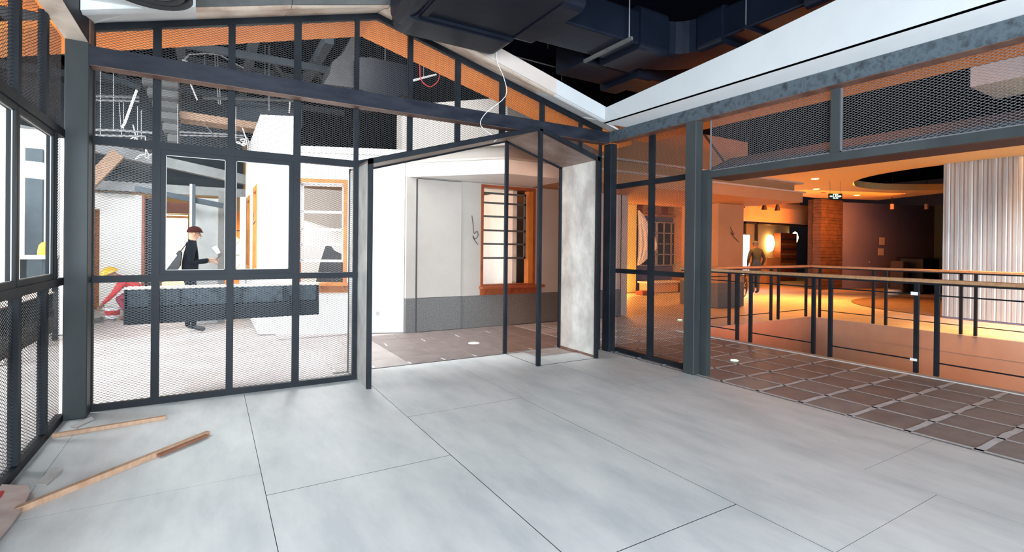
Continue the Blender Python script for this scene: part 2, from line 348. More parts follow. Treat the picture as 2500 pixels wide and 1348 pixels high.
# infill cells
gap = .004
for i in range(len(bars)-1):
    u0 = bars[i][1]+gap-.01; u1 = bars[i+1][0]-gap+.01; xm = (u0+u1)/2
    top = [(u1, zr(u1)-.055)]+([(1.56, zr(1.56)-.055)] if u0 < 1.56 < u1 else [])+[(u0, zr(u0)-.055)]
    if xm < 1.35 or xm > 4.45:
        mesh_panel(back, [[(u0, .05), (u1, .05), (u1, 1.115), (u0, 1.115)]], pl_y)
        if i not in (1, 2): mesh_panel(back, [[(u0, 1.165), (u1, 1.165), (u1, 2.31), (u0, 2.31)]], pl_y)
        mesh_panel(back, [[(u0, 2.37), (u1, 2.37)]+top], pl_y)
    elif u0 < 3.44 < u1:
        zm = zr(3.44)-.055
        mesh_panel(back, [[(u0, zp(u0)+.04), (3.44, zp(3.44)+.04), (3.44, zm), (u0, zr(u0)-.055)], [(3.44, zp(3.44)+.04), (u1, zp(u1)+.04), (u1, zr(u1)-.055), (3.44, zm)]], pl_y)
    else:
        mesh_panel(back, [[(u0, zp(u0)+.04), (u1, zp(u1)+.04)]+top], pl_y)
# glazed two-leaf sash in the back partition
def sash(parent, a, c, z0, z1, plane, fw=.04):
    b = MB()
    def rect(u0, u1, w0, w1, o0, o1):
        p = [plane(u0, w0, o0), plane(u1, w0, o0), plane(u1, w0, o1), plane(u0, w0, o1), plane(u0, w1, o0), plane(u1, w1, o0), plane(u1, w1, o1), plane(u0, w1, o1)]
        b.add(p, [(0,3,2,1),(4,5,6,7),(0,1,5,4),(1,2,6,5),(2,3,7,6),(3,0,4,7)])
    rect(a, a+fw, z0, z1, -.022, .02); rect(c-fw, c, z0, z1, -.022, .02); rect(a+fw, c-fw, z0, z0+fw, -.022, .02); rect(a+fw, c-fw, z1-fw, z1, -.022, .02)
    s = b.build('sash_frame', M['steel'], parent)
    g = MB(); p = [plane(a+fw-.006, z0+fw-.006, -.003), plane(c-fw+.006, z0+fw-.006, -.003), plane(c-fw+.006, z0+fw-.006, .003), plane(a+fw-.006, z0+fw-.006, .003)]
    q = [plane(a+fw-.006, z1-fw+.006, -.003), plane(c-fw+.006, z1-fw+.006, -.003), plane(c-fw+.006, z1-fw+.006, .003), plane(a+fw-.006, z1-fw+.006, .003)]
    g.add(p+q, [(0,3,2,1),(4,5,6,7),(0,1,5,4),(1,2,6,5),(2,3,7,6),(3,0,4,7)])
    gl = g.build('glass_pane', M['glass'], s)
    # putty line round the pane
    e = MB(); t = .006
    def strip(u0, u1, w0, w1):
        pp = [plane(u0, w0, -.010), plane(u1, w0, -.010), plane(u1, w0, -.004), plane(u0, w0, -.004), plane(u0, w1, -.010), plane(u1, w1, -.010), plane(u1, w1, -.004), plane(u0, w1, -.004)]
        e.add(pp, [(0,3,2,1),(4,5,6,7),(0,1,5,4),(1,2,6,5),(2,3,7,6),(3,0,4,7)])
    A, B2, Z0, Z1 = a+fw, c-fw, z0+fw, z1-fw
    strip(A, A+t, Z0, Z1); strip(B2-t, B2, Z0, Z1); strip(A, B2, Z0, Z0+t); strip(A, B2, Z1-t, Z1)
    e.build('putty', M['card'], s)
    return s
sash(back, -.403, .150, 1.17, 2.305, lambda u, z, o: (u, YW+.030+o, z)); sash(back, .160, .712, 1.17, 2.305, lambda u, z, o: (u, YW+.030+o, z))
# left partition
XL = -1.03
left = thing('mesh_partition', 'dark steel mesh partition with two sash windows along the left edge of the room', 'partition', (XL, 3.5, 0))
pl_x = lambda u, z, o: (XL-.028-o, u, z)
lb = [5.40-.001]+[4.918-.612*k for k in range(6)]
Yend = lb[-1]
ub = [5.40]+[4.885-.612*k for k in range(6)]
for y in lb[1:]: MB().box(XL-.05, XL, y-.03, y+.03, 0, 1.13).build('mullion', M['steel'], left)
for y in ub[1:]: MB().box(XL-.05, XL, y-.033, y+.033, 2.34, 3.13).build('mullion', M['steel'], left)
for (z0, z1) in ((0, .055), (1.11, 1.17), (2.305, 2.37)):
    MB().box(XL-.052, XL+.002, 1.7, 5.42, z0, z1).build('rail', M['steel'], left)
def seq(ys, z0, z1, par, plane, hw=.03, **k):
    for a, c in zip(ys, ys[1:]):
        mesh_panel(par, [[(c+hw-.008, z0), (a-hw+.008 if a < 5.39 else a, z0), (a-hw+.008 if a < 5.39 else a, z1), (c+hw-.008, z1)]], plane, **k)
seq(lb, .05, 1.115, left, pl_x); seq(ub, 2.365, 3.12, left, pl_x)
mesh_panel(left, [[(5.17, 1.165), (5.40, 1.165), (5.40, 2.31), (5.17, 2.31)]], pl_x)
MB().box(XL-.05, XL, 5.13, 5.18, 1.17, 2.305).build('mullion', M['steel'], left)
for a, c in ((4.275, 5.13), (3.42, 4.265), (2.565, 3.41)): sash(left, a, c, 1.17, 2.305, lambda u, z, o: (XL-.030-o, u, z))
# right partition with the wide opening
XR = 4.92
right = thing('mesh_partition', 'dark steel mesh partition with a wide opening onto the warm-lit walkway, on the right', 'partition', (XR, 3.2, 0))
pl_r = lambda u, z, o: (XR+.028+o, u, z)
for (z0, z1) in ((0, .055), (1.11, 1.17), (2.30, 2.365)):
    MB().box(XR-.002, XR+.052, 4.05, 5.38, z0, z1).build('rail', M['steel'], right)
MB().box(XR, XR+.05, 4.70, 4.775, 0, 2.95).build('mullion', M['steel'], right)
for a, c in ((4.04, 4.705), (4.77, 5.38)):
    for z0, z1 in ((.05, 1.115), (1.165, 2.305), (2.36, 2.95)): mesh_panel(right, [[(a, z0), (c, z0), (c, z1), (a, z1)]], pl_r)
MB().box(4.88, 4.955, 3.815, 3.90, 0, 2.37).build('door_jamb', M['post'], right)
MB().box(4.885, 4.955, -3, 3.87, 2.275, 2.35).build('opening_header', M['post'], right)
MB().box(4.90, 4.95, 2.425, 2.50, 2.35, 2.95).build('mullion', M['post'], right)
for k in (0,): MB().box(4.90, 4.95, .98, 1.05, 2.35, 2.95).build('mullion', M['post'], right)
for a, c in ((2.50, 3.83), (1.05, 2.425), (-.5, .98)):
    mesh_panel(right, [[(a, 2.36), (c, 2.36), (c, 2.95), (a, 2.95)]], pl_r, m='wire_light')
    e = MB(); x0, x1 = 4.925, 4.94
    e.box(x0, x1, a, a+.012, 2.355, 2.95); e.box(x0, x1, c-.012, c, 2.355, 2.95); e.box(x0, x1, a, c, 2.353, 2.367); e.build('infill_edge', M['wire_light'], right)
MB().box(4.96, 5.38, -3, 3.9, 2.285, 2.33).build('header_soffit', M['maroonsteel'], right)
b = MB(); b.prism([(4.98, -3, 2.33), (5.38, -3, 2.33), (5.38, -3, 2.56), (5.05, -3, 2.42)], (0, 6.9, 0)); b.build('header_channel', M['beam_blue'], right)
# ------------------------------------------------------------------ posts and beams
MB().box(-1.035, -.88, 5.385, 5.55, 0, 3.115).build('steel_post', M['post'], label='tall grey steel post at the left corner of the room', cat='post', bevel=.006)
MB().box(4.80, 4.915, 5.37, 5.52, 0, 2.93).build('steel_post', M['steel'], label='near-black steel post in the far right corner, right of the doorway', cat='post', bevel=.005)
MB().box(4.775, 4.90, 3.905, 4.055, 0, 2.945).build('steel_post', M['post'], label='grey steel post at the left jamb of the wide opening', cat='post', bevel=.005)
MB().box(-.88, 4.78, 5.38, 5.53, 2.93, 3.085, mi=0).build('steel_beam', M['beam'], label='dark steel tie beam crossing in front of the gabled mesh partition', cat='beam')
o = MB().box(-.875, 4.775, 5.385, 5.525, 2.926, 2.93).build('underside', M['rust'], bpy.data.objects['steel_beam'])
o2 = MB().box(4.78, 4.93, -3.5, 5.38, 2.945, 3.088).build('steel_beam', M['beam_blue'], label='pitted blue-grey steel beam running over the wide opening on the right', cat='beam')
MB().box(4.785, 4.925, -3.5, 5.375, 2.941, 2.945).build('underside', M['rust'], o2)
o3 = MB().box(-1.04, -.885, 1.2, 5.44, 3.118, 3.34).build('steel_beam', M['beam'], label='short steel beam running toward the viewer above the left corner post', cat='beam')
MB().box(-1.036, -.889, 1.2, 5.435, 3.112, 3.118).build('underside', M['raw'], o3)
MB().box(-.93, -.875, 5.40, 5.56, 3.10, 3.36).build('steel_plate', M['rust'], label='rust-red stub plate above the left corner post', cat='plate')
# ------------------------------------------------------------------ roof edge ring
ring = thing('roof_edge', 'inward white and raw-steel roof edge around the open ceiling', 'ceiling edge', (1.9, 5.1, 3.1))
def zi(x): return 3.912-.272*(x-1.5) if x > 1.5 else 3.912-.2835*(1.5-x)
def gseg(x0, x1, name, m_low, m_up, htop=.19, yin=5.05):
    n = 6
    for k in range(1):
        # curved underside: wall line -> lip
        prof = [(5.55, .0), (5.40, -.035), (5.2, -.005), (yin, .0)]
    b = MB(); V = []; nn = 5
    for i in range(nn+1):
        x = x0+(x1-x0)*i/nn
        zw = zr(x)-.0; zl = zi(x)
        V += [(x, 5.555, zw), (x, 5.42, zw+(zl-zw)*.12-.01), (x, 5.25, zw+(zl-zw)*.5-.01), (x, 5.12, zl+.0), (x, yin, zl+.012)]
    m = 5; F = []
    for i in range(nn):
        for j in range(m-1): F.append((i*m+j, (i+1)*m+j, (i+1)*m+j+1, i*m+j+1))
    b.add(V, F)
    b.add([(v[0], v[1], v[2]+.012) for v in V], [f[::-1] for f in F])
    b.build(name, M[m_low], ring, smooth=True)
    b = MB(); b.prism([(x0, yin, zi(x0)+.01), (x1, yin, zi(x1)+.01), (x1, yin, zi(x1)+htop), (x0, yin, zi(x0)+htop)], (0, .02, 0)); b.build('fascia', M[m_up], ring)
gseg(-.88, -.13, 'soffit', 'whitepaint', 'whitepaint'); gseg(-.13, .62, 'soffit', 'raw', 'duct_grey'); gseg(.625, 1.54, 'soffit', 'raw', 'duct_grey')
gseg(1.55, 3.62, 'soffit', 'raw', 'tanpaint'); gseg(3.62, 4.42, 'soffit', 'whitepaint', 'whitepaint_dim')
b = MB(); b.prism([(4.42, 5.05, zi(4.42)), (4.42, 5.56, zr(4.42)), (4.93, 5.56, zr(4.93)), (4.93, 5.30, 3.092), (4.40, 5.05, 3.092)], (0, 0, .012)); b.build('soffit', M['whitepaint'], ring)
MB().box(4.40, 4.93, -4, 5.06, 3.092, 3.104).build('soffit', M['whitepaint'], ring)
b = MB(); b.prism([(4.40, -4, 3.092), (4.40, 5.06, 3.092), (4.40, 5.06, 3.29), (4.40, 3.1, 3.43), (4.40, 2.2, 3.52), (4.40, -4, 3.85)], (.02, 0, 0)); b.build('fascia', M['whitepaint_dim'], ring)
# left side of the ring
b = MB(); b.prism([(-.885, 1, 3.33), (-.885, 5.56, 3.33), (-.88, 5.56, 3.33), (-.47, 5.06, 3.36), (-.47, 1, 3.36)], (0, 0, .012)); b.build('soffit', M['whitepaint'], ring)
b = MB(); b.prism([(-.47, 1, 3.36), (-.47, 5.06, 3.36), (-.47, 5.06, 3.56), (-.47, 1, 3.56)], (.02, 0, 0)); b.build('fascia', M['whitepaint'], ring)
# outer eaves, orange underside
ev = thing('roof_eave', 'orange-primed outer eave following the gable behind the mesh', 'eave', (1.9, 5.9, 3.1))
for (x0, x1) in ((-1.7, 1.56), (1.56, 5.42)):
    b = MB(); b.prism([(x0, 5.61, zr(x0)+.0), (x1, 5.61, zr(x1)+.0), (x1, 6.29, zr(x1)+.0), (x0, 6.29, zr(x0)+.0)], (0, 0, .06)); b.build('soffit', M['eave'], ev)
b = MB().box(4.975, 5.77, -4, 5.61, 3.095, 3.15).build('soffit', M['eave'], ev)
b = MB().box(-1.75, -1.08, 0, 5.61, 3.36, 3.42).build('soffit', M['eave'], ev)
# ------------------------------------------------------------------ portal
PY0, PY1 = 5.145, 5.95
portal = thing('door_portal', 'steel-plate gabled door portal projecting from the mesh partition', 'door frame', (2.9, 5.5, 0))
def plate(poly, off, m, name='side_plate', label=None): 
    b = MB(); b.prism(poly, off); return b.build(name, M[m], portal, label=label)
plate([(1.365, PY0, 0), (1.365, PY1, 0), (1.365, PY1, zp(1.365)-.03), (1.365, PY0, zp(1.365)-.03)], (.012, 0, 0), 'plate')
plate([(4.385, PY0, 0), (4.385, PY1, 0), (4.385, PY1, zp(4.385)-.03), (4.385, PY0, zp(4.385)-.03)], (.012, 0, 0), 'plate', label='whitish scuffed steel side plate')
plate([(1.37, PY0, zp(1.37)-.035), (3.44, PY0, zp(3.44)-.035), (3.44, PY1, zp(3.44)-.035), (1.37, PY1, zp(1.37)-.035)], (0, 0, .03), 'plate_rust', 'roof_plate')
plate([(3.44, PY0, zp(3.44)-.035), (4.39, PY0, zp(4.39)-.035), (4.39, PY1, zp(4.39)-.035), (3.44, PY1, zp(3.44)-.035)], (0, 0, .03), 'plate_rust', 'roof_plate')
fr = .045
for nm, y in (('front', PY0-.02), ('rear', PY1)):
    t = .045 if nm == 'front' else .04
    MB().box(1.36, 1.36+t, y, y+t, 0, zp(1.38)).build('frame_post', M['steel'], portal)
    MB().box(4.355, 4.40, y, y+t, 0, zp(4.38)).build('frame_post', M['steel'], portal)
    MB().box(3.435, 3.48, y, y+t, 0, 2.91).build('frame_post', M['steel'], portal)
    b = MB()
    for xa, xb in ((1.36, 3.44), (3.44, 4.40)):
        h = .055
        b.prism([(xa, y, zp(xa)-h), (xb, y, zp(xb)-h), (xb, y, zp(xb)), (xa, y, zp(xa))], (0, t, 0))
    b.build('frame_head', M['steel'], portal)
gp = MB(); gp.prism([(3.485, PY1+.015, .01), (4.355, PY1+.015, .01), (4.355, PY1+.015, zp(4.355)-.06), (3.485, PY1+.015, zp(3.485)-.06)], (0, .008, 0)); gp.build('glass_pane', M['bronze'], portal)
b = MB(); b.box(1.40, 3.44, PY1-.012, PY1-.006, .0, .003); b.box(3.455, 3.461, PY0, PY1, .0, .003); b.box(3.46, 4.38, PY0-.004, PY0+.004, .0, .003)
b.build('threshold_strip', M['groove'], portal)
MB().box(1.377, 1.385, PY0+.02, PY1, 0, .04).build('base_angle', M['rust'], portal); MB().box(4.376, 4.385, PY0+.02, PY1, 0, .03).build('base_angle', M['rust'], portal)
# ------------------------------------------------------------------ ducts over the room
def rduct(b, x0, x1, y0, y1, z0, z1, r=.04, axis='x', n=3):
    """rounded rectangular duct"""
    prof = []
    if axis == 'x': a0, a1 = y0, y1
    else: a0, a1 = x0, x1
    for cx, cz, s in ((a1-r, z1-r, 0), (a0+r, z1-r, 1), (a0+r, z0+r, 2), (a1-r, z0+r, 3)):
        for k in range(n+1):
            t = PI/2*(s+k/n); prof.append((cx+r*math.cos(t), cz+r*math.sin(t)))
    if axis == 'x': b.prism([(x0, p[0], p[1]) for p in prof], (x1-x0, 0, 0))
    else: b.prism([(p[0], y0, p[1]) for p in prof], (0, y1-y0, 0))
    return b
dt = thing('air_duct', 'broad black-wrapped main duct hanging over the middle of the room', 'duct', (2.1, 3.6, 3.6))
rduct(MB(), 1.62, 2.66, 1.2, 4.52, 3.60, 4.15, .05, 'y').build('duct_body', M['duct'], dt, smooth=False)
b = MB(); rduct(b, 1.50, 2.70, 4.50, 4.86, 3.56, 4.2, .12, 'y', 5); b.build('duct_flange', M['duct'], dt)
b = MB(); b.box(1.66, 2.64, 4.45, 4.53, 3.575, 3.60); b.box(1.64, 1.70, 1.3, 4.5, 3.58, 3.60); b.build('duct_collar', M['duct'], dt)
b = MB(); rduct(b, 1.44, 1.66, 4.1, 4.72, 3.58, 4.2, .11, 'y', 5); b.build('duct_flange', M['duct'], dt)
rduct(MB(), 2.63, 2.86, 3.55, 4.50, 3.59, 4.1, .08, 'x', 4).build('duct_collar', M['duct'], dt)
dt2 = thing('air_duct', 'black cross duct running right from the main duct to the bend', 'duct', (3.5, 4.2, 3.6))
rduct(MB(), 2.86, 3.92, 3.93, 4.45, 3.63, 3.99, .02, 'x').build('duct_body', M['duct'], dt2)
b = MB(); rduct(b, 3.88, 4.30, 3.90, 4.56, 3.58, 4.05, .06, 'x', 4); b.build('duct_sleeve', M['duct'], dt2)
rduct(MB(), 4.28, 4.48, 3.95, 4.45, 3.62, 4.0, .04, 'x', 3).build('duct_body', M['duct'], dt2)
b = MB(); b.bar((3.66, 3.80, 3.60), (3.66, 4.56, 3.60), .03, .035); b.build('hanger_bar', M['duct_grey'], dt2)
MB().tube([(3.66, 3.84, 3.6), (3.66, 3.84, 5.4)], .006, 6).build('hanger_rod', M['pipe'], dt2)
dt3 = thing('air_duct', 'long black duct running toward the viewer above the right roof edge', 'duct', (4.87, 2, 3.7))
rduct(MB(), 4.60, 5.16, -1, 3.42, 3.68, 4.0, .02, 'y').build('duct_body', M['duct'], dt3)
b = MB(); rduct(b, 4.55, 5.22, 3.42, 3.72, 3.62, 4.03, .06, 'y', 4); b.build('duct_sleeve', M['duct'], dt3)
b = MB(); rduct(b, 4.53, 5.24, 2.15, 2.55, 3.62, 4.06, .06, 'y', 4); b.build('duct_sleeve', M['duct'], dt3)
b = MB(); b.bar((4.50, 3.12, 3.66), (5.26, 3.12, 3.66), .03, .035); b.build('hanger_bar', M['duct'], dt3)
MB().tube([(4.53, 3.12, 3.66), (4.53, 3.12, 5.4)], .006, 6).build('hanger_rod', M['duct_grey'], dt3)
# bend between the two
b = MB(); V = []; n = 6
prof = [(0, 3.64), (.52, 3.64), (.52, 4.0), (0, 4.0)]
for i in range(n+1):
    t = PI/2*i/n; cx, cy = 4.30, 3.68   # bend centre
    for (r_, z) in prof:
        r = .28+r_; V.append((cx+r*math.sin(t), cy+r*math.cos(t), z))
F = [(i*4+j, i*4+(j+1)%4, (i+1)*4+(j+1)%4, (i+1)*4+j) for i in range(n) for j in range(4)]+[(0,1,2,3), (n*4+3, n*4+2, n*4+1, n*4)]
b.add(V, F); b.build('duct_bend', M['duct'], dt2)
dt4 = thing('air_duct', 'lower black branch duct tucked under the bend near the far corner', 'duct', (4.6, 4.7, 3.5))
rduct(MB(), 3.75, 5.6, 4.70, 5.25, 3.66, 4.0, .04, 'x').build('duct_body', M['duct'], dt4)
rduct(MB(), 4.55, 4.80, 4.62, 5.33, 3.60, 4.05, .05, 'x', 4).build('duct_sleeve', M['duct'], dt4)
for k, (x, y) in enumerate(((3.1, 4.9), (3.45, 5.0), (3.9, 5.3), (4.1, 5.6))):
    MB().tube([(x, y, 3.9-.05*k), (x, y, 5.4)], .004, 5).build('hanger_rod', M['duct_grey'], label=None, cat='rod')
for i, (lb_, o) in enumerate(zip(('thin ceiling rod nearest the main duct', 'second thin ceiling rod right of the main duct', 'third thin ceiling rod right of the main duct', 'thin ceiling rod nearest the far corner'), [o for o in C.objects if o.name.startswith('hanger_rod') and o.parent is None])): o['label'] = lb_
b = MB().tube([(3.0, 5.7, 3.98), (4.6, 5.6, 3.9)], .008, 6); b.build('ceiling_pipe', M['duct_grey'], label='thin dark pipe crossing the black ceiling void above the gable', cat='pipe')
# round diffuser at the left roof edge
df = thing('ceiling_diffuser', 'round black concentric ceiling diffuser hanging at the top left', 'air vent', (-.37, 4.12, 3.11))
cx, cy = -.37, 4.12
for i, (r, z) in enumerate(((.245, 3.11), (.20, 3.125), (.155, 3.14), (.11, 3.155), (.065, 3.17))):
    MB().lathe([(r, 0), (r+.004, .004), (r-.012, .035), (r-.045, .06), (r-.05, .055), (r-.02, .03), (r-.006, 0), (r, 0)], cx, cy, 36, z0=z).build('diffuser_ring', M['duct_grey'] if i == 2 else M['blackmat'], df, smooth=True)
MB().lathe([(.0, .1), (.25, .10), (.25, .32), (0, .32)], cx, cy, 28, z0=3.12).build('diffuser_neck', M['duct'], df, smooth=True)
MB().tube([(-.13, 4.16, 3.14), (-.13, 4.16, 5.4)], .008, 6).build('hanger_rod', M['duct_grey'], df)
MB().box(-.44, -.10, 4.58, 4.98, 3.62, 3.95).build('duct_box', M['duct_grey'], label='grey duct box behind the round diffuser', cat='duct')
# loose wire hanging across the gable
def wire(pts, r, m, name='wire', label=None, parent=None, cat='cable', group=None, n=5):
    P = [Vector(p) for p in pts]; out = []
    for i in range(len(P)-1):
        p0 = P[max(i-1, 0)]; p1 = P[i]; p2 = P[i+1]; p3 = P[min(i+2, len(P)-1)]
        for k in range(4):
            t = k/4; out.append(.5*((2*p1)+(p2-p0)*t+(2*p0-5*p1+4*p2-p3)*t*t+(3*p1-p0-3*p2+p3)*t**3))
    out.append(P[-1])
    return MB().tube(out, r, n).build(name, M[m], parent, smooth=True, label=label, cat=None if parent else cat, group=group)
wire([(2.70, 4.95, 4.0), (2.746, 5.0, 3.754), (2.76, 5.0, 3.55), (2.85, 5.0, 3.38), (2.90, 5.05, 3.2), (2.70, 5.15, 3.0), (2.66, 5.2, 2.86), (2.86, 5.2, 2.74), (2.80, 5.13, 2.68)], .004, 'white', label='loose pale wire dangling down in front of the gable', name='hanging_wire')
# ------------------------------------------------------------------ white house beyond the mesh
hs = thing('plaster_house', 'white plastered house front with pebbledash base and deep canopy, beyond the doorway', 'building', (4, 8.3, 0))
PA = (2.79, 8.235); PBk = (.657, 9.10)
def wallpoly(p, q, z0, z1, th, m, name='wall', holes=None, par=None, label=None):
    """vertical wall from p to q (plan) with rectangular holes (s0,s1,z0,z1) along it; th>0 goes to the left of p->q"""
    p = Vector((*p, 0)); q = Vector((*q, 0)); d = (q-p); L = d.length; d.normalize(); nrm = Vector((-d.y, d.x, 0))*th
    ss = sorted({0, L}|{h[0] for h in holes or []}|{h[1] for h in holes or []}); zs = sorted({z0, z1}|{h[2] for h in holes or []}|{h[3] for h in holes or []})
    b = MB()
    for s0, s1 in zip(ss, ss[1:]):
        for w0, w1 in zip(zs, zs[1:]):
            sm, zm = (s0+s1)/2, (w0+w1)/2
            if any(h[0] < sm < h[1] and h[2] < zm < h[3] for h in holes or []): continue
            A = p+d*s0; B = p+d*s1
            b.prism([(A.x, A.y, w0), (B.x, B.y, w0), (B.x, B.y, w1), (A.x, A.y, w1)], nrm)
    return b.build(name, M[m], par if par else hs, label=label)
# front A (bright, angled) : window hole s measured from PA to the left
dA = Vector((PBk[0]-PA[0], PBk[1]-PA[1], 0)); LA = dA.length; dA.normalize()
sw0, sw1 = .93, 1.76
wallpoly(PA, PBk, .58, 2.98, -.24, 'plaster', holes=[(sw0, sw1, .78, 2.55)])
t0 = LA-.52
pT = (PA[0]+dA.x*t0, PA[1]+dA.y*t0)
wallpoly(pT, PBk, 2.98, 3.56, -.24, 'plaster')
wallpoly((PA[0]-dA.y*.0, PA[1]), PBk, 0, .58, -.26, 'palebase', 'stone_base')
# side wall receding (x const)
wallpoly(PBk, (.657, 13.1), .0, 3.55, -.24, 'plaster', holes=[(.42, 1.30, .95, 2.49), (2.25, 3.2, .95, 2.46)])
def tframe(par, p, d, s0, s1, z0, z1, m, fw=.05, dep=.10, nin=None, name='window_frame', prj=.015):
    """timber frame in wall line p + d*s; nin: inward normal"""
    b = MB(); A = Vector((*p, 0)); d = Vector((*d, 0)); n_ = Vector((*nin, 0))
    def rc(a, c, w0, w1):
        P0 = A+d*a-n_*prj; P1 = A+d*c-n_*prj
        b.prism([(P0.x, P0.y, w0), (P1.x, P1.y, w0), (P1.x, P1.y, w1), (P0.x, P0.y, w1)], n_*(dep+prj))
    rc(s0, s0+fw, z0, z1); rc(s1-fw, s1, z0, z1); rc(s0+fw, s1-fw, z1-fw, z1); rc(s0+fw, s1-fw, z0, z0+fw)
    return b.build(name, M[m], par)
nA = (-dA.y*-1, dA.x*-1) ; nA = Vector((dA.y, -dA.x)) 
if nA.y < 0: nA = -nA
fa = tframe(hs, PA, (dA.x, dA.y), sw0, sw1, .78, 2.55, 'orange', .06, .2, (nA.x, nA.y))
def P3(p, d, s, n, o, z): return (p[0]+d[0]*s+n[0]*o, p[1]+d[1]*s+n[1]*o, z)
def slats(par, p, d, n, s0, s1, zs, h, o, m, name='sash_bar', dep=.02):
    for z in zs:
        b = MB(); b.prism([P3(p, d, s0, n, o, z), P3(p, d, s1, n, o, z), P3(p, d, s1, n, o, z+h), P3(p, d, s0, n, o, z+h)], Vector((n[0], n[1], 0))*dep); b.build(name, M[m], par)
slats(fa, PA, (dA.x, dA.y), (nA.x, nA.y), sw0+.06, sw1-.06, (2.44, 1.99, 1.70, 1.45, 1.18), .04, .08, 'white')
for s in (sw1-.12, sw0+.06):
    b = MB(); b.prism([P3(PA, dA, s, nA, .08, 1.2), P3(PA, dA, s+.04, nA, .08, 1.2), P3(PA, dA, s+.04, nA, .08, 2.48), P3(PA, dA, s, nA, .08, 2.48)], Vector((nA.x, nA.y, 0))*.02)
    b.build('sash_stile', M['white'], fa)
# sill shelf with brackets
def sill(par, p, d, n, s0, s1, z, m):
    b = MB(); b.prism([P3(p, d, s0, n, -.16, z), P3(p, d, s1, n, -.16, z), P3(p, d, s1, n, .10, z), P3(p, d, s0, n, .10, z)], (0, 0, .045)); b.prism([P3(p, d, s0+.02, n, -.03, z-.12), P3(p, d, s1-.02, n, -.03, z-.12), P3(p, d, s1-.02, n, .0, z-.12), P3(p, d, s0+.02, n, .0, z-.12)], (0, 0, .12))
    k = b.build('window_shelf', M[m], par)
    nb = 3
    for i in range(nb):
        s = s0+.08+(s1-s0-.2)*i/(nb-1); b = MB(); b.prism([P3(p, d, s, n, -.14, z), P3(p, d, s, n, -.02, z-.11), P3(p, d, s, n, -.02, z)], Vector((d[0], d[1], 0))*.035); b.build('bracket', M[m], k)
sill(hs, PA, (dA.x, dA.y), (nA.x, nA.y), sw0-.05, sw1+.04, .80, 'orange')
dS = (0, 1); nS = (1, 0)
for a, c, zt in ((.42, 1.30, 2.49), (2.25, 3.2, 2.46)): 
    f = tframe(hs, PBk, dS, a, c, .95, zt, 'orange', .09, .16, nS)
# base of wall B, wall B, door panels, window hole
YB = 8.165
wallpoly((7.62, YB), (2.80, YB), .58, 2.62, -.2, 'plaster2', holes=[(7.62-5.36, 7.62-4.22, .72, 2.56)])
wallpoly((7.62, YB), (2.80, YB), 0, .58, -.22, 'granite', 'stone_base')
MB().box(7.60, 7.80, YB, 8.9, 0, 2.62).build('wall', M['plaster2'], hs)
# flush leaf with recessed joint
dl = MB(); dl.box(2.985, 3.80, YB-.028, YB-.006, .02, 2.60); MB().box(2.985, 3.80, YB-.026, YB-.002, .585, 2.60).build('flush_door', M['plaster2'], hs); MB().box(2.985, 3.80, YB-.03, YB-.004, .01, .575).build('flush_door', M['granite'], hs)
b = MB(); b.box(2.965, 2.983, YB-.03, YB, 0, 2.6); b.box(3.802, 3.810, YB-.008, YB-.001, 0, 2.6); b.box(2.985, 3.80, YB-.008, YB-.001, 2.602, 2.612); b.build('door_joint', M['groove'], hs)
fb = tframe(hs, (0, YB), (1, 0), 4.20, 5.38, .72, 2.60, 'redwood', .05, .16, (0, 1))
MB().box(5.23, 5.33, YB+.0, YB+.15, .75, 2.54).build('inner_jamb', M['orange'], hs)
slats(fb, (0, YB), (1, 0), (0, 1), 4.25, 5.20, (2.44, 2.26, 2.01, 1.75, 1.50, 1.24), .035, .05, 'duct_grey')
MB().box(5.165, 5.20, YB+.05, YB+.08, 1.24, 2.48).build('sash_stile', M['duct_grey'], fb); MB().box(4.25, 4.27, YB+.05, YB+.08, 1.24, 2.48).build('sash_stile', M['duct_grey'], fb)
sill(hs, (0, YB), (1, 0), (0, 1), 4.17, 5.52, .70, 'redwood')
# canopy: bottom z 2.64, front y 6.9, chamfered left end
def slab(poly, z0, z1, m, name): 
    b = MB(); b.prism([(x, y, z0) for x, y in poly], (0, 0, z1-z0)); return b.build(name, M[m], hs)
can = [(2.80, 8.23), (3.98, 6.90), (12.32, 6.90), (12.32, 9.6), (2.80, 9.6)]
slab([(2.80, 8.23), (3.98, 6.90), (5.3, 6.90), (5.3, 9.6), (2.80, 9.6)], 2.625, 2.85, 'plaster', 'canopy'); slab([(5.3, 6.90), (12.32, 6.90), (12.32, 9.6), (5.3, 9.6)], 2.625, 2.85, 'warmplaster', 'canopy')  # right part of the canopy carries warm light in its colour
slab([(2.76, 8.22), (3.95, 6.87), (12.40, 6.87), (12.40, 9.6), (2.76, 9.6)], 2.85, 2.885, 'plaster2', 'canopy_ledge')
slab([(3.0, 8.32), (4.12, 7.04), (5.3, 7.04), (5.3, 9.6), (3.0, 9.6)], 2.885, 3.08, 'plaster2', 'canopy_upper'); slab([(5.3, 7.04), (12.2, 7.04), (12.2, 9.6), (5.3, 9.6)], 2.885, 3.08, 'warmplaster', 'canopy_upper')
slab([(2.9, 8.22), (4.0, 6.93), (12.42, 6.93), (12.42, 9.6), (2.9, 9.6)], 3.08, 3.12, 'plaster2', 'canopy_ledge')
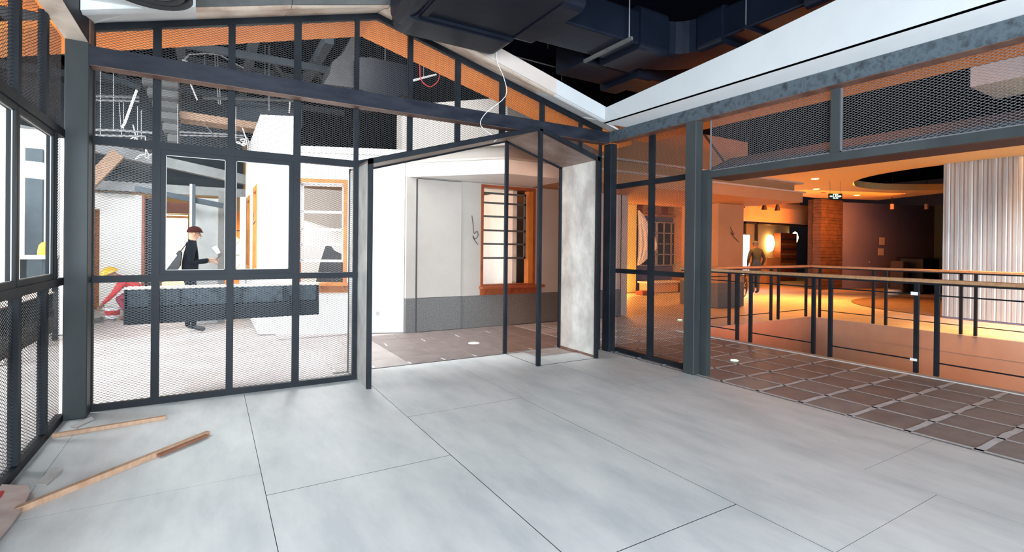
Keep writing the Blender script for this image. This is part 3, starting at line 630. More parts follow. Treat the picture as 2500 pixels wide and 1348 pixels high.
# pale roof slab over front A and parapet block on the canopy
b = MB(); b.prism([(PA[0]+dA.x*(-.1), PA[1]+dA.y*-.1-.02, 2.98), (pT[0], pT[1]-.02, 2.98), (pT[0]+.6, pT[1]+1.4, 2.98), (3.3, 9.4, 2.98)], (0, 0, .10)); b.build('roof_slab', M['plaster'], hs)
slab([(2.95, 8.9), (4.32, 7.45), (6.2, 7.45), (6.2, 9.2), (2.95, 9.2)], 3.12, 4.02, 'plaster2', 'parapet'); slab([(6.2, 7.45), (10.95, 7.45), (10.95, 9.2), (6.2, 9.2)], 3.12, 4.02, 'warmplaster', 'parapet')
b = MB(); b.prism([(9.32, 7.44, 4.02), (9.42, 7.44, 4.02), (10.35, 7.44, 3.3), (10.25, 7.44, 3.3)], (0, .01, 0)); b.build('expansion_joint', M['groove'], hs)
# pier at the right end of the canopy
MB().box(10.85, 11.86, YB, 9.3, .62, 2.62).build('pier', M['warmplaster'], hs); MB().box(10.83, 11.88, YB-.02, 9.32, 0, .62).build('stone_base', M['granite'], hs)
wire([(11.23, 8.10, 2.03), (11.28, 8.08, 1.93), (11.33, 8.06, 1.86), (11.29, 8.08, 1.83), (11.30, 8.1, 1.90), (11.36, 8.1, 1.80), (11.55, 8.08, 1.66)], .008, 'blackmat', 'loose_wire', parent=hs)
wire([(4.00, 8.13, 2.02), (4.02, 8.12, 1.86), (4.03, 8.10, 1.70), (4.08, 8.08, 1.74), (4.10, 8.08, 1.66), (4.05, 8.1, 1.60), (4.01, 8.1, 1.66), (4.03, 8.1, 1.60), (4.10, 8.08, 1.50)], .006, 'blackmat', 'loose_wire', parent=hs)
wire([(.64, 10.0, 2.0), (.62, 9.8, 1.95), (.60, 9.6, 1.8), (.62, 9.4, 1.85)], .006, 'blackmat', 'loose_wire', parent=hs)
sb = MB().box(2.36, 2.44, 8.385, 8.40, .30, .36); sb.build('socket_box', M['card'], hs)
MB().box(5.65, 5.75, 7.7, 7.78, 2.60, 2.625).build('ceiling_spot', M['white'], hs)
# inside of the house seen through window B
MB().box(.9, 7.6, 11.0, 11.1, 0, 2.62).build('inner_wall', M['plaster2'], hs)
MB().box(7.62, 7.72, 8.9, 11.1, 0, 2.62).build('inner_wall', M['plaster2'], hs)
MB().box(.9, 7.7, 8.5, 11.1, -.01, .0).build('inner_floor', M['hallfloor'], hs)
MB().box(5.25, 5.35, 8.8, 11.0, 0, 2.62).build('inner_wall', M['plaster'], hs)
MB().box(4.75, 5.05, 10.9, 10.99, 1.0, 2.2).build('red_hanging', M['red'], label='red hanging banner on the wall inside the house window', cat='banner')
b = MB(); b.prism([(4.45, 9.6, .0), (4.95, 9.6, 0), (4.95, 9.9, .98), (4.52, 9.9, .98)], (0, .03, 0)); b.build('leaning_board', M['redwood'], label='dark red-brown board leaning inside the house window', cat='board')
# black draped sheet in window A
b = MB(); V = [(-.28, 0), (.30, 0), (.26, .30), (.16, .52), (.02, .60), (-.05, .70), (-.12, .66), (-.20, .40)]
base = Vector((PA[0]+dA.x*1.22+nA.x*.32, PA[1]+dA.y*1.22+nA.y*.32, .78))
b.prism([(base.x-dA.x*u, base.y-dA.y*u, base.z+z) for u, z in V], (.05, .22, 0)); b.build('draped_sheet', M['blackmat'], label='black sheet heaped behind the orange-framed window', cat='sheet')
# lights inside house
point('house_room_lamp', (4.2, 9.8, 2.3), 22, (1, .62, .36), .15)
area('house_window_light', (1.9, 10.4, 2.4), (1.6, 9.4, 1.2), 1.2, 1.2, 170, (.95, .97, 1))
# ------------------------------------------------------------------ survey helpers: where a sight line meets a known plane of the building
_R = cam.matrix_world.to_3x3(); _C = Vector((0, 0, 1.45))
def _ray(px, py): return _R @ Vector(((px-1252.3)/1229.7, -(py-609.4)/1229.7, -1))
def atY(px, py, Y): d = _ray(px, py); return _C+d*(Y/d.y)
def atX(px, py, X): d = _ray(px, py); return _C+d*(X/d.x)
def atZ(px, py, Z): d = _ray(px, py); return _C+d*((Z-1.45)/d.z)
# ------------------------------------------------------------------ atrium railings
def railing(label, pts, posts, rods, near=False):
    """pts: handrail polyline; posts: list of (x,y); rods: list of (p,q)"""
    t = thing('railing', label, 'railing', (pts[0][0], pts[0][1], 0), group=None)
    for p, q in zip(pts, pts[1:]):
        MB().bar((p[0], p[1], 1.11), (q[0], q[1], 1.11), .085, .045).build('handrail', M['wood'], t, bevel=.006)
        MB().bar((p[0], p[1], 1.075), (q[0], q[1], 1.075), .05, .02).build('rail_flat', M['steel'], t)
    for x, y in posts:
        MB().box(x-.022, x+.022, y-.022, y+.022, 0, 1.07).build('baluster', M['steel'], t)
    for p, q in rods:
        for z in (.943, .155):
            MB().tube([(p[0], p[1], z), (q[0], q[1], z)], .009, 6).build('rod', M['steel'], t)
    return t
YS = [5.10, 4.87, 3.905, 3.68, 2.70, 2.50, 1.52, 1.32, .34, .12]
r1 = railing('near wood-topped steel railing along the walkway edge of the atrium', [(7.28, -1, 0), (7.28, 6.22, 0)], [(7.28, y) for y in YS]+[(7.28, 6.05)],
        [((7.28, a), (7.28, c)) for a, c in ((6.05, 5.10), (4.87, 3.905), (3.68, 2.70), (2.50, 1.52), (1.32, .34))])
g = MB(); g.box(7.315, 7.325, 2.66, 3.82, -.25, 1.045); g.build('glass_panel', M['glass'], r1, label='single clear glass panel standing against the rods')
MB().box(7.25, 7.31, 2.68, 2.75, .14, .17).build('clamp', M['white'], r1); MB().box(7.25, 7.31, 2.68, 2.75, .93, .97).build('clamp', M['white'], r1)
XS = [8.62, 8.84, 9.98, 10.24, 11.28]
railing('far-left wood-topped railing across the back edge of the atrium', [(7.28, 6.22, 0), (11.42, 6.22, 0)], [(x, 6.22) for x in XS]+[(7.45, 6.22)],
        [((7.45, 6.22), (8.62, 6.22)), ((8.84, 6.22), (9.98, 6.22)), ((10.24, 6.22), (11.28, 6.22))])
YF = [6.0, 4.96, 4.74, 3.58, 3.38, 2.22, 2.02, .9, .7]
railing('far wood-topped railing in front of the corrugated metal wall', [(11.42, 6.22, 0), (11.42, -1, 0)], [(11.42, y) for y in YF],
        [((11.42, 6.0), (11.42, 4.96)), ((11.42, 4.74), (11.42, 3.58)), ((11.42, 3.38), (11.42, 2.22)), ((11.42, 2.02), (11.42, .9))])
# ------------------------------------------------------------------ corrugated wall
cw = thing('corrugated_wall', 'tall corrugated galvanised metal wall behind the atrium railing', 'metal wall', (14, 3, 0))
def corr(y0, y1, z0, z1, x=14.0, name='corrugated_sheet'):
    b = MB(); n = int((y1-y0)/.0105); V = []
    for i in range(n+1):
        y = y0+(y1-y0)*i/n; ph = (y/.078) % 1.0
        dx = .011*(0 if ph < .10 else (ph-.10)/.14 if ph < .24 else 1 if ph < .86 else (1-ph)/.14)
        V += [(x-dx, y, z0), (x-dx, y, z1)]
    b.add(V, [(2*i, 2*i+1, 2*i+3, 2*i+2) for i in range(n)])
    return b.build(name, M['corr'], cw)
for k in range(10): corr(4.72-(k+1)*.80-.02, 4.72-k*.80, .03, 3.42, 14.0-.004*(k % 2))
MB().box(14.01, 14.08, -3.3, 4.72, 0, 3.42).build('backing', M['darkwall'], cw)
# ------------------------------------------------------------------ amber-lit ceiling with a round opening, soil pit below
CX, CY, CRd = 17.4, 4.6, 3.25
def ring_plate(poly, z0, z1, m, name, n=48, **k):
    b = MB(); V = []; 
    def outer(t):
        d = Vector((math.cos(t), math.sin(t))); best = None
        for (a, c) in zip(poly, poly[1:]+poly[:1]):
            ax, ay = a[0]-CX, a[1]-CY; ex, ey = c[0]-a[0], c[1]-a[1]; den = d.x*ey-d.y*ex
            if abs(den) < 1e-9: continue
            s = (ax*ey-ay*ex)/den; u = (ax*d.y-ay*d.x)/den
            if s > 0 and -1e-6 <= u <= 1+1e-6: best = s if best is None else max(best, s)
        return (CX+d.x*best, CY+d.y*best)
    angs = sorted(set([2*PI*i/n for i in range(n)]+[math.atan2(p[1]-CY, p[0]-CX) % (2*PI) for p in poly]))
    N_ = len(angs)
    for t in angs:
        ox, oy = outer(t); ix, iy = CX+CRd*math.cos(t), CY+CRd*math.sin(t)
        V += [(ix, iy, z0), (ox, oy, z0), (ix, iy, z1), (ox, oy, z1)]
    F = []
    for i in range(N_):
        j = (i+1) % N_; a, c = 4*i, 4*j
        F += [(a, a+1, c+1, c), (a+2, c+2, c+3, a+3), (a, c, c+2, a+2), (a+1, a+3, c+3, c+1)]
    b.add(V, F); return b.build(name, M[m], **k)
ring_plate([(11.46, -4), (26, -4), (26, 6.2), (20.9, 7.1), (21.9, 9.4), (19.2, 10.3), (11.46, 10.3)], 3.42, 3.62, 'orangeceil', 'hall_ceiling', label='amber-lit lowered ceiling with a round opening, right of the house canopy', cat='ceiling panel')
pit = MB(); pit.lathe([(0, .03), (1.2, .05), (2.2, .03), (CRd, .0)], CX, CY, 48); pit.build('soil_bed', M['soil'], label='round bed of dark soil in the hall floor under the ceiling opening', cat='planter')
for i, (px, py) in enumerate(((1990, 437), (1993, 462), (2092, 477), (2010, 470))):
    p = atZ(px, py, 3.415); MB().lathe([(0, 0), (.07, 0), (.09, .006)], p.x, p.y, 14, z0=3.408).build('downlight', M['lampglow'] if i < 3 else M['red'], label=('glowing recessed downlight nearest the viewer in the amber ceiling', 'second glowing downlight in the amber ceiling', 'small downlight right of the exit sign', 'small red detector beside the exit sign')[i], cat='light')
# exit sign
ex = thing('exit_sign', 'green-lit running-man exit sign hanging from the amber ceiling', 'sign', atZ(2038, 476, 3.1))
p = atZ(2022, 478, 3.0); q = atZ(2055, 478, 3.0)
d = (q-p); d.z = 0; dn = d.normalized(); nn = Vector((-dn.y, dn.x, 0))
if nn.y > 0: nn = -nn
def exbox(s0, s1, z0, z1, o0, o1, nm, m, par): 
    b = MB(); a = p+dn*s0-nn*o0*-1; 
    A = Vector((p.x, p.y, 0))+dn*s0+nn*o0; B = Vector((p.x, p.y, 0))+dn*s1+nn*o0
    b.prism([(A.x, A.y, z0), (B.x, B.y, z0), (B.x, B.y, z1), (A.x, A.y, z1)], nn*(o1-o0)); return b.build(nm, M[m], par)
W = d.length; H = W*.42; zc = 2.98
sgn = exbox(0, W, zc-H/2, zc+H/2, 0, .03, 'sign_box', 'blackmat', ex)
u = W/33
# arrow pieces and running man, flat lit shapes
def sp(poly, m='green'):
    b = MB(); V = [Vector((p.x, p.y, 0))+dn*(W/2+a*u)+nn*.031+Vector((0, 0, zc+c*u)) for a, c in poly]
    b.prism(V, nn*.004); b.build('sign_mark', M[m], sgn)
sp([(-14, -1.5), (-8, -1.5), (-8, 1.5), (-14, 1.5)]); sp([(6, -1.2), (10, -1.2), (10, 1.2), (6, 1.2)]); sp([(10, -3), (14.5, 0), (10, 3)])
sp([(-6, -6), (5, -6), (5, -5), (-5, -5), (-5, 6), (-6, 6)]); sp([(5, -6), (6, -6), (6, 6), (-6, 6), (-6, 5), (5, 5)])
sp([(-1, 2.6), (1, 2.6), (1.4, 4.3), (-.6, 4.3)]); sp([(-2, -1), (1, -1), (2, 2.2), (-1, 2.2)]); sp([(-3.6, -4.5), (-2.4, -4.5), (0, -1), (-1.8, -1)]); sp([(0, -1.2), (1.6, -1), (3.6, -4), (2.4, -4.6)]); sp([(1, 1.8), (3.6, .4), (3.8, 1.2), (1.4, 2.4)])
wp = Vector((p.x, p.y, 0))+dn*(W*.12); wq = Vector((p.x, p.y, 0))+dn*(W*.9)
for v in (wp, wq): MB().tube([(v.x, v.y, zc+H/2), (v.x, v.y, 3.42)], .006, 5).build('hanger_rod', M['pipe'], ex)
# ------------------------------------------------------------------ far right: split stone column, plum wall with door and notices
MB().prism([(19.7, 10.32, 0), (21.1, 10.26, 0), (21.1, 10.26, 3.42), (19.7, 10.32, 3.42)], (.05, .6, 0))
sc = thing('stone_pier', 'brown split-stone pier left of the plum wall', 'pier', (20.4, 10.5, 0))
random.seed(11)
zz = 0.0
while zz < 3.40:
    h = min(random.choice((.09, .13, .17)), 3.42-zz); s = 0
    while s < 1.0:
        w_ = min(random.uniform(.2, .5), 1-s); A = Vector((19.65, 10.32, 0)).lerp(Vector((21.08, 10.26, 0)), s); B = Vector((19.65, 10.32, 0)).lerp(Vector((21.08, 10.26, 0)), s+w_-.006)
        o = random.uniform(0, .03)
        b = MB(); b.prism([(A.x, A.y-o, zz), (B.x, B.y-o, zz), (B.x, B.y-o, zz+h-.008), (A.x, A.y-o, zz+h-.008)], (0, .3, 0)); b.build('stone', M['brickbrown'], sc); s += w_
    zz += h
MB().prism([(19.72, 10.36, 0), (21.08, 10.30, 0), (21.08, 10.30, 3.42), (19.72, 10.36, 3.42)], (.05, .5, 0)).build('mortar_core', M['brickbrown'], sc)
pw = thing('plum_wall', 'dark plum partition wall with a flush door behind the soil bed', 'partition', (23.5, 9.6, 0))
def wp_(s): return Vector((21.10, 10.25, 0)).lerp(Vector((25.75, 8.98, 0)), s)
A, B = wp_(0), wp_(1)
MB().prism([(A.x, A.y, 0), (B.x, B.y, 0), (B.x, B.y, 3.36), (A.x, A.y, 3.36)], (.05, .2, 0)).build('wall_panel', M['darkwall'], pw)
def on_wall(s0, s1, z0, z1, m, nm, par, o=.015, **k):
    A, B = wp_(s0), wp_(s1); b = MB(); b.prism([(A.x-o*.27, A.y-o, z0), (B.x-o*.27, B.y-o, z0), (B.x-o*.27, B.y-o, z1), (A.x-o*.27, A.y-o, z1)], (0, o*.8, 0)); return b.build(nm, M[m], par, **k)
on_wall(.07, .30, 0, 2.12, 'darkwall', 'flush_door', pw, .02)
on_wall(.275, .285, .98, 1.06, 'pipe', 'door_handle', pw, .05)
on_wall(.385, .44, 1.72, 2.02, 'card', 'paper_notice', None, .02, label='upper pale paper notice taped to the plum wall', cat='notice')
on_wall(.375, .43, 1.30, 1.58, 'card', 'paper_notice', None, .02, label='lower pale paper notice taped to the plum wall', cat='notice')
MB().prism([(25.75, 8.98, 0), (26.3, 8.55, 0), (26.3, 8.55, 3.4), (25.75, 8.98, 3.4)], (.1, .1, 0)).build('pale_panel', mat('pale_blue_panel', (.22, .33, .38), .7), label='narrow pale blue wall strip right of the plum wall', cat='panel')
for i, px in enumerate((2178, 2262)):
    v = atZ(px, 500, 3.15); s = thing('spotlight', ('left', 'right')[i]+' of the two small cylindrical spotlights above the plum wall', 'spotlight', v, group='spotlights above the plum wall')
    MB().tube([v+Vector((0, 0, -.16)), v+Vector((0, 0, .03))], .06, 12).build('lamp_body', mat('brassy_cylinder', (.5, .34, .24), .4) if i == 0 else bpy.data.materials['brassy_cylinder'], s, smooth=False)
    MB().tube([v+Vector((0, 0, .03)), Vector((v.x, v.y, 5.44))], .012, 6).build('stem', M['blackmat'], s)
# plastic wrapped black cabinet and timber crate
v = atZ(2262, 716, 0)
cb = thing('wrapped_cabinet', 'black cabinet wrapped in clear plastic beyond the soil bed', 'cabinet', v)
MB().box(v.x-.55, v.x+.75, v.y-.1, v.y+.6, .02, 1.22).build('cabinet_body', M['blackmat'], cb, bevel=.02)
MB().box(v.x-.64, v.x+.84, v.y-.17, v.y+.66, .0, 1.27).build('plastic_wrap', M['plastic'], cb)
v = atZ(2195, 716, 0); MB().box(v.x-.2, v.x+.2, v.y-.2, v.y+.2, 0, 1.12).build('timber_crate', M['brickbrown'], label='narrow brown timber crate left of the wrapped cabinet', cat='crate', bevel=.02)
v = atZ(2180, 722, 0); MB().lathe([(0, .02), (.16, .02), (.24, .12), (.22, .2), (.0, .2)], v.x, v.y, 12).build('foam_tray', M['white'], label='white foam tray lying at the edge of the soil bed', cat='tray')
# ------------------------------------------------------------------ shopfront at the far end
sf = thing('shopfront', 'glazed shopfront with two glowing wall lamps inside, at the far end of the hall', 'shopfront', (20, 12, 0))
xa, xb = 17.45, 22.9
MB().box(xa-.3, xb, 11.85, 12.1, 2.60, 3.15).build('fascia_board', M['mallwall'], sf); MB().box(xa-.35, xb, 11.80, 12.12, 2.55, 2.60).build('fascia_trim', M['plaster2'], sf)
MB().box(xa-3, xb, 12.3, 12.4, 3.10, 3.42).build('upper_wall', M['mallwall'], sf)
for x in (xa, xa+.75, xb-.75): MB().box(x, x+.08, 11.95, 12.05, 0, 2.55).build('door_frame', M['redwood'] if x > 20 else M['blackmat'], sf)
MB().box(xa, xb-.7, 11.95, 12.05, 2.47, 2.55).build('door_frame', M['blackmat'], sf)
MB().box(xb-.65, xb, 11.95, 12.1, 0, 2.55).build('side_wall', M['mallwall'], sf)
for a, c in ((xa+.08, xa+.75), (xa+.83, 19.6), (19.61, xb-.75)): MB().box(a, c, 11.995, 12.005, .02, 2.47).build('glass_pane', M['glass'], sf)
MB().box(xa-.5, xb+2, 14.6, 14.7, 0, 3.4).build('inner_wall', M['mallwall'], sf)
for i, (px, py, rx, rz) in enumerate(((1880, 594, .22, .42), (1941, 580, .16, .30))):
    v = atY(px, py, 14.5); b = MB(); V = []; n = 16
    b.lathe([(0, -rz), (rx*.6, -rz*.8), (rx, 0), (rx*.6, rz*.8), (0, rz)], v.x, v.y, 14, z0=v.z); b.build('wall_lamp', M['lampglow'], sf, smooth=True)
v = atY(1918, 620, 14.4); MB().box(v.x-.75, v.x+.6, 14.2, 14.55, 0, 2.3).build('shelf_cabinet', M['redwood'], sf)
for k in range(6): MB().box(v.x-.68, v.x+.52, 14.17, 14.2, .75+.24*k, .85+.24*k).build('shelf_board', M['brickbrown'] if k % 2 else M['wood'], sf)
v = atY(1865, 635, 13.6); MB().box(v.x-.1, v.x+.9, 13.4, 13.8, 0, 1.15).build('counter', M['wood'], sf)
v = atY(1905, 546, 13.5); MB().lathe([(0, -.06), (.05, -.03), (.05, .03), (0, .06)], v.x, v.y, 10, z0=v.z).build('lamp_bulb', M['whiteglow'], sf)
lb1 = atY(1805, 573, 11.6); lb2 = atY(1829, 655, 11.6)
lbx = MB().box(lb1.x, lb2.x, 11.6, 11.75, .55, lb1.z).build('lightbox', M['whiteglow'], label='tall blank white lightbox glowing behind the man in the hall', cat='lightbox')
MB().box(lb1.x-.05, lb2.x+.05, 11.76, 11.8, 0, lb1.z+.05).build('lightbox_back', M['blackmat'], lbx)
# wall right of the house, track lights
MB().box(13.2, 17.2, 13.0, 13.1, 0, 3.42).build('hall_wall', M['mallwall'], label='cream hall wall behind the lightbox', cat='wall panel')
tk = thing('track_light', 'black ceiling track with three spot heads in front of the shopfront', 'track light', atY(1860, 497, 11.0))
ta = atY(1806, 500, 11.0); tb = atY(1930, 497, 11.0)
MB().bar((ta.x, 11.0, 3.25), (tb.x+.6, 11.0, 3.25), .05, .05).build('track', M['blackmat'], tk)
for x in (ta.x+.3, tb.x): MB().tube([(x, 11.0, 3.25), (x, 11.0, 5.44)], .012, 5).build('hanger_rod', M['blackmat'], tk)
for px in (1812, 1866, 1898):
    v = atY(px, 512, 11.0); MB().lathe([(.0, .30), (.035, .30), (.05, .2), (.10, .0), (.0, .0)], v.x, v.y, 12, z0=2.93).build('spot_head', M['blackmat'], tk)
# ------------------------------------------------------------------ warm room seen through the mesh, left of the pier
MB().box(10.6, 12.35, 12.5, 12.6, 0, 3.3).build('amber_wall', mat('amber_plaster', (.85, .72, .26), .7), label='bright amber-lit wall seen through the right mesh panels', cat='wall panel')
MB().box(7.8, 14.6, 9.65, 12.45, 2.95, 3.1).build('hall_soffit', M['plaster2'], label='pale soffit over the warm room behind the house canopy', cat='ceiling panel')
MB().box(12.35, 14.6, 12.9, 13.0, 0, 3.3).build('window_wall', M['darkwall'], label='dark timber wall around the gridded window in the warm room', cat='wall panel')
gw = thing('grid_window', 'dark window with pale glazing bars in the warm room', 'window', (13.4, 12.85, .9))
MB().box(12.9, 14.6, 12.86, 12.88, .9, 2.4).build('glass_pane', M['blackmat'], gw)
for x in (12.9, 13.28, 13.62, 14.02, 14.4): MB().box(x, x+(.09 if x == 13.62 else .04), 12.82, 12.86, .9, 2.4).build('glazing_bar', M['plaster2'], gw)
for z in (.86, 1.25, 1.63, 2.02, 2.40): MB().box(12.88, 14.6, 12.82, 12.86, z, z+.035).build('glazing_bar', M['plaster2'], gw)
MB().box(12.6, 14.6, 12.78, 12.88, 2.62, 2.70).build('window_head', M['wood'], gw)
for k in range(6): MB().box(12.65+.32*k, 12.94+.32*k, 12.84, 12.88, 2.72, 3.02).build('head_board', M['wood'] if k % 2 else M['redwood'], gw)
ct = thing('curtain', 'cream curtain gathered to one side in front of the gridded window', 'curtain', (12.5, 12.3, .9))
b = MB(); prof = [(0, 2.75), (.25, 2.6), (.4, 2.4), (.55, 2.2), (.78, 2.0), (.95, 1.62), (.95, 1.50), (.6, 1.2), (.25, 1.0), (0, .9)]
n = 14; V = []
for (w_, z) in prof:
    for i in range(n+1): V.append((12.28+w_*i/n, 12.35+.05*math.sin(i*1.9), z))
b.add(V, [(j*(n+1)+i, j*(n+1)+i+1, (j+1)*(n+1)+i+1, (j+1)*(n+1)+i) for j in range(len(prof)-1) for i in range(n)])
b.build('drape', M['plaster'], ct, smooth=True)
pl = thing('planter_bench', 'low cream planter bench on the lit floor of the warm room', 'bench', (13.2, 11.9, 0))
MB().box(12.3, 13.75, 11.9, 12.3, 0, .32).build('bench_body', M['mallwall'], pl, bevel=.01); MB().box(12.25, 13.80, 11.86, 12.34, .32, .38).build('bench_top', M['plaster'], pl, bevel=.008)
MB().box(13.85, 14.45, 11.7, 12.3, 0, .52).build('carton', M['wood'], label='brown carton beside the low planter bench', cat='carton', bevel=.01)
v = (14.2, 12.0, .52); MB().lathe([(0, 0), (.25, .02), (.3, .2), (.22, .42), (.12, .5), (0, .5)], 14.15, 12.1, 9, z0=.525).build('paper_bag', M['plaster2'], label='crumpled pale bag on the brown carton', cat='bag', smooth=False)
MB().box(11.65, 12.15, 11.5, 11.8, 0, .12).build('plank_offcut', M['redwood'], label='dark offcut on the floor under the amber wall', cat='offcut')
fl_ = thing('floor_lamp', 'small bright work lamp on the floor by the amber wall', 'lamp', (11.4, 12.2, 0))
MB().box(11.3, 11.5, 12.25, 12.35, .05, .3).build('lamp_face', M['lampglow'], fl_); MB().box(11.28, 11.52, 12.36, 12.40, 0, .32).build('lamp_housing', M['blackmat'], fl_)
point('amber_work_lamp', (11.4, 12.0, .35), 60, AMBER, .1)
# things beside the pier, behind the railing
v = atZ(1733, 715, 0); bk = thing('wheel_stack', 'dark wheeled trolley half hidden beside the pier', 'trolley', (v.x, v.y, 0))
MB().tube([(v.x+.28*math.cos(t*PI/8), v.y, .3+.28*math.sin(t*PI/8)) for t in range(17)], .03, 6).build('wheel', M['blackmat'], bk)
MB().box(v.x-.3, v.x+.3, v.y+.03, v.y+.4, .35, .9).build('tray', M['maroon'], bk)
v = atZ(1815, 727, 0)
bw = thing('bicycle_wheel', 'bright bicycle wheel wrapped in foil behind the railing', 'wheel', (v.x, v.y, 0))
MB().tube([(v.x+.31*math.cos(t*PI/12), v.y+.1*math.cos(t*PI/12), .34+.31*math.sin(t*PI/12)) for t in range(25)], .022, 6).build('tyre', M['blackmat'], bw)
for t in range(12): MB().tube([(v.x, v.y, .34), (v.x+.3*math.cos(t*PI/6), v.y+.1*math.cos(t*PI/6), .34+.3*math.sin(t*PI/6))], .005, 4).build('spoke', M['pipe'], bw)
# bulkhead up above the atrium and dark void pieces
v = atX(2365, 190, 11.6)
b = MB(); b.box(11.6, 12.9, .5, 3.55, 4.40, 4.75); b.build('bulkhead', M['whitepaint'], label='pale boxed bulkhead high over the atrium, seen through the upper mesh', cat='bulkhead')
# ------------------------------------------------------------------ outside the back partition: counter
ctr = thing('steel_counter', 'dark steel channel counter fixed outside the back partition window', 'counter', (.15, 5.9, .69))
def counter(t, f, bk=-.185):
    """f(u, v, z): u along the wall, v away from it"""
    def bx(u0, u1, v0, v1, z0, z1, nm, m):
        b = MB(); P = [f(u0, v0, z0), f(u1, v0, z0), f(u1, v1, z0), f(u0, v1, z0), f(u0, v0, z1), f(u1, v0, z1), f(u1, v1, z1), f(u0, v1, z1)]
        b.add(P, [(0,3,2,1),(4,5,6,7),(0,1,5,4),(1,2,6,5),(2,3,7,6),(3,0,4,7)]); return b.build(nm, M[m], t)
    L = 1.70
    bx(0, L, 0, .30, 1.025, 1.035, 'counter_top', 'raw'); bx(0, L, .12, .13, .85, 1.025, 'channel_web', 'beam_blue'); bx(0, L, 0, .30, .835, .85, 'channel_flange', 'beam')
    for u in (0, .42, .95, 1.35, L-.012): bx(u, u+.012, .01, .12, .85, 1.025, 'stiffener', 'beam')
    bx(0, L, 0, .10, .70, .835, 'front_box', 'steel')
    for u in (.2, 1.4): bx(u, u+.05, bk, 0, .86, .92, 'bracket', 'steel')
counter(ctr, lambda u, v, z: (-.69+u, 5.80+v, z))
ctl = thing('steel_counter', 'dark steel channel counter fixed outside the left partition windows', 'counter', (-1.2, 4.8, .69))
counter(ctl, lambda u, v, z: (-1.14-v*.9, 5.66-u*1.35, z), -.06)
M['panelgrey'] = mat('dimmed_white_board', (.26, .265, .27), .8, 0, noise=(.34, .345, .35), scale=3)  # white boards and beams, greyed to offset the strong light there
# ------------------------------------------------------------------ left background
FW = thing('far_facade', 'white plastered facade with openings and grey beams, far behind the back partition', 'building', (-2, 14, 0))
def fb_(px0, px1, z0, z1, Y, m, nm, th=.2, par=None, **k):
    a = atY(px0, 600, Y).x; c = atY(px1, 600, Y).x; return MB().box(a, c, Y, Y+th, z0, z1).build(nm, M[m], par if par is not None else FW, **k)
fb_(243, 345, 0, 2.55, 14, 'plaster', 'wall'); fb_(-400, 222, 0, 2.55, 14, 'plaster', 'wall')
fb_(345, 352, 0, 2.55, 13.95, 'redwood', 'door_frame', .25); fb_(352, 372, 0, 2.5, 14.3, 'backdark', 'inner_wall')
fb_(222, 243, 0, 2.2, 14.4, 'orange', 'doorway_panel'); fb_(215, 243, 2.2, 2.55, 14, 'plaster', 'wall')
fb_(-400, 600, 2.60, 2.80, 13.8, 'panelgrey', 'lower_beam', .3)
fb_(236, 318, 2.545, 2.56, 13.75, 'blackmat', 'track')
a = atY(222, 357, 13.6); c = atY(600, 440, 13.6)
MB().bar((a.x-1.5, 13.6, a.z+.25), (c.x, 13.6, c.z), .25, .22).build('sloping_beam', M['panelgrey'], FW)
a = atY(232, 440, 13.3); c = atY(290, 375, 13.3)
MB().bar((a.x-.3, 13.3, a.z-.35), (c.x, 13.3, c.z), .16, .24).build('timber_brace', M['batten'], label='orange-brown timber brace leaning under the sloping beam', cat='brace')
MB().box(-9, .7, 15.0, 15.2, 2.7, 5.4).build('dark_gable', M['backdark'], FW)
fb_(283, 368, 2.8, 4.0, 14.95, 'blackmat', 'dark_opening', .04)
# doorway with strong backlight
fb_(396, 458, .0, 2.25, 16.5, 'plaster', 'bright_wall', .1)
fb_(372, 470, 2.22, 2.5, 15.2, 'redwood', 'door_lintel', .2)
fb_(396, 458, 2.10, 2.16, 15.1, 'orange', 'door_lintel', .1)
area('backlit_room', (-1.0, 15.4, 2.0), (-1.0, 16.5, 1.2), 1.2, 1.5, 260, (1, .80, .45))
fb_(462, 468, 0, 2.5, 10.4, 'card', 'door_post', .08); fb_(468, 476, 0, 2.5, 10.4, 'backdark', 'door_post', .1)
fb_(477, 532, 0, 2.30, 10.8, 'panelgrey', 'white_panel', .05); fb_(532, 550, 0, 2.45, 10.8, 'granite', 'plaster_strip', .08)
a = atY(400, 478, 10.5); c = atY(545, 500, 10.5); MB().bar((a.x-.4, 10.5, a.z+.1), (c.x, 10.5, c.z-.02), .1, .09).build('door_head', M['backdark'], FW)
pn = atY(526, 610, 10.74); MB().prism([(pn.x-.06, 10.74, pn.z+.04), (pn.x+.03, 10.74, pn.z-.08), (pn.x+.08, 10.74, pn.z-.05), (pn.x+.02, 10.74, pn.z+.08)], (0, .005, 0)).build('paper_sheet', M['white'], label='tilted white sheet of paper stuck on the white panel', cat='paper')
fb_(586, 600, 0, 2.5, 12.5, 'plaster', 'wall_end', .2)
# orange room right of the white panel, with scaffold
fb_(540, 600, 0, 2.35, 15.5, 'eave', 'orange_wall', .1)
v = atY(577, 605, 14.9); MB().lathe([(0, -.55), (.10, -.45), (.14, 0), (.10, .3), (0, .4)], v.x, v.y, 12, z0=1.25).build('standing_lamp', M['lampglow'], label='tall glowing lamp in the orange room', cat='lamp', smooth=True)
sc2 = thing('scaffold', 'thin steel scaffold in front of the glowing lamp', 'scaffold', (v.x, 14.2, 0))
for dx in (-.22, .22): MB().tube([(v.x+dx, 14.2, 0), (v.x+dx, 14.2, 2.0)], .02, 6).build('upright', M['backdark'], sc2)
for z in (.6, 1.2, 1.8): MB().tube([(v.x-.22, 14.2, z), (v.x+.22, 14.2, z)], .015, 6).build('crossbar', M['backdark'], sc2)
for z in (.6, 1.2): MB().tube([(v.x-.22, 14.2, z), (v.x+.22, 14.2, z+.6)], .01, 6).build('brace', M['backdark'], sc2)
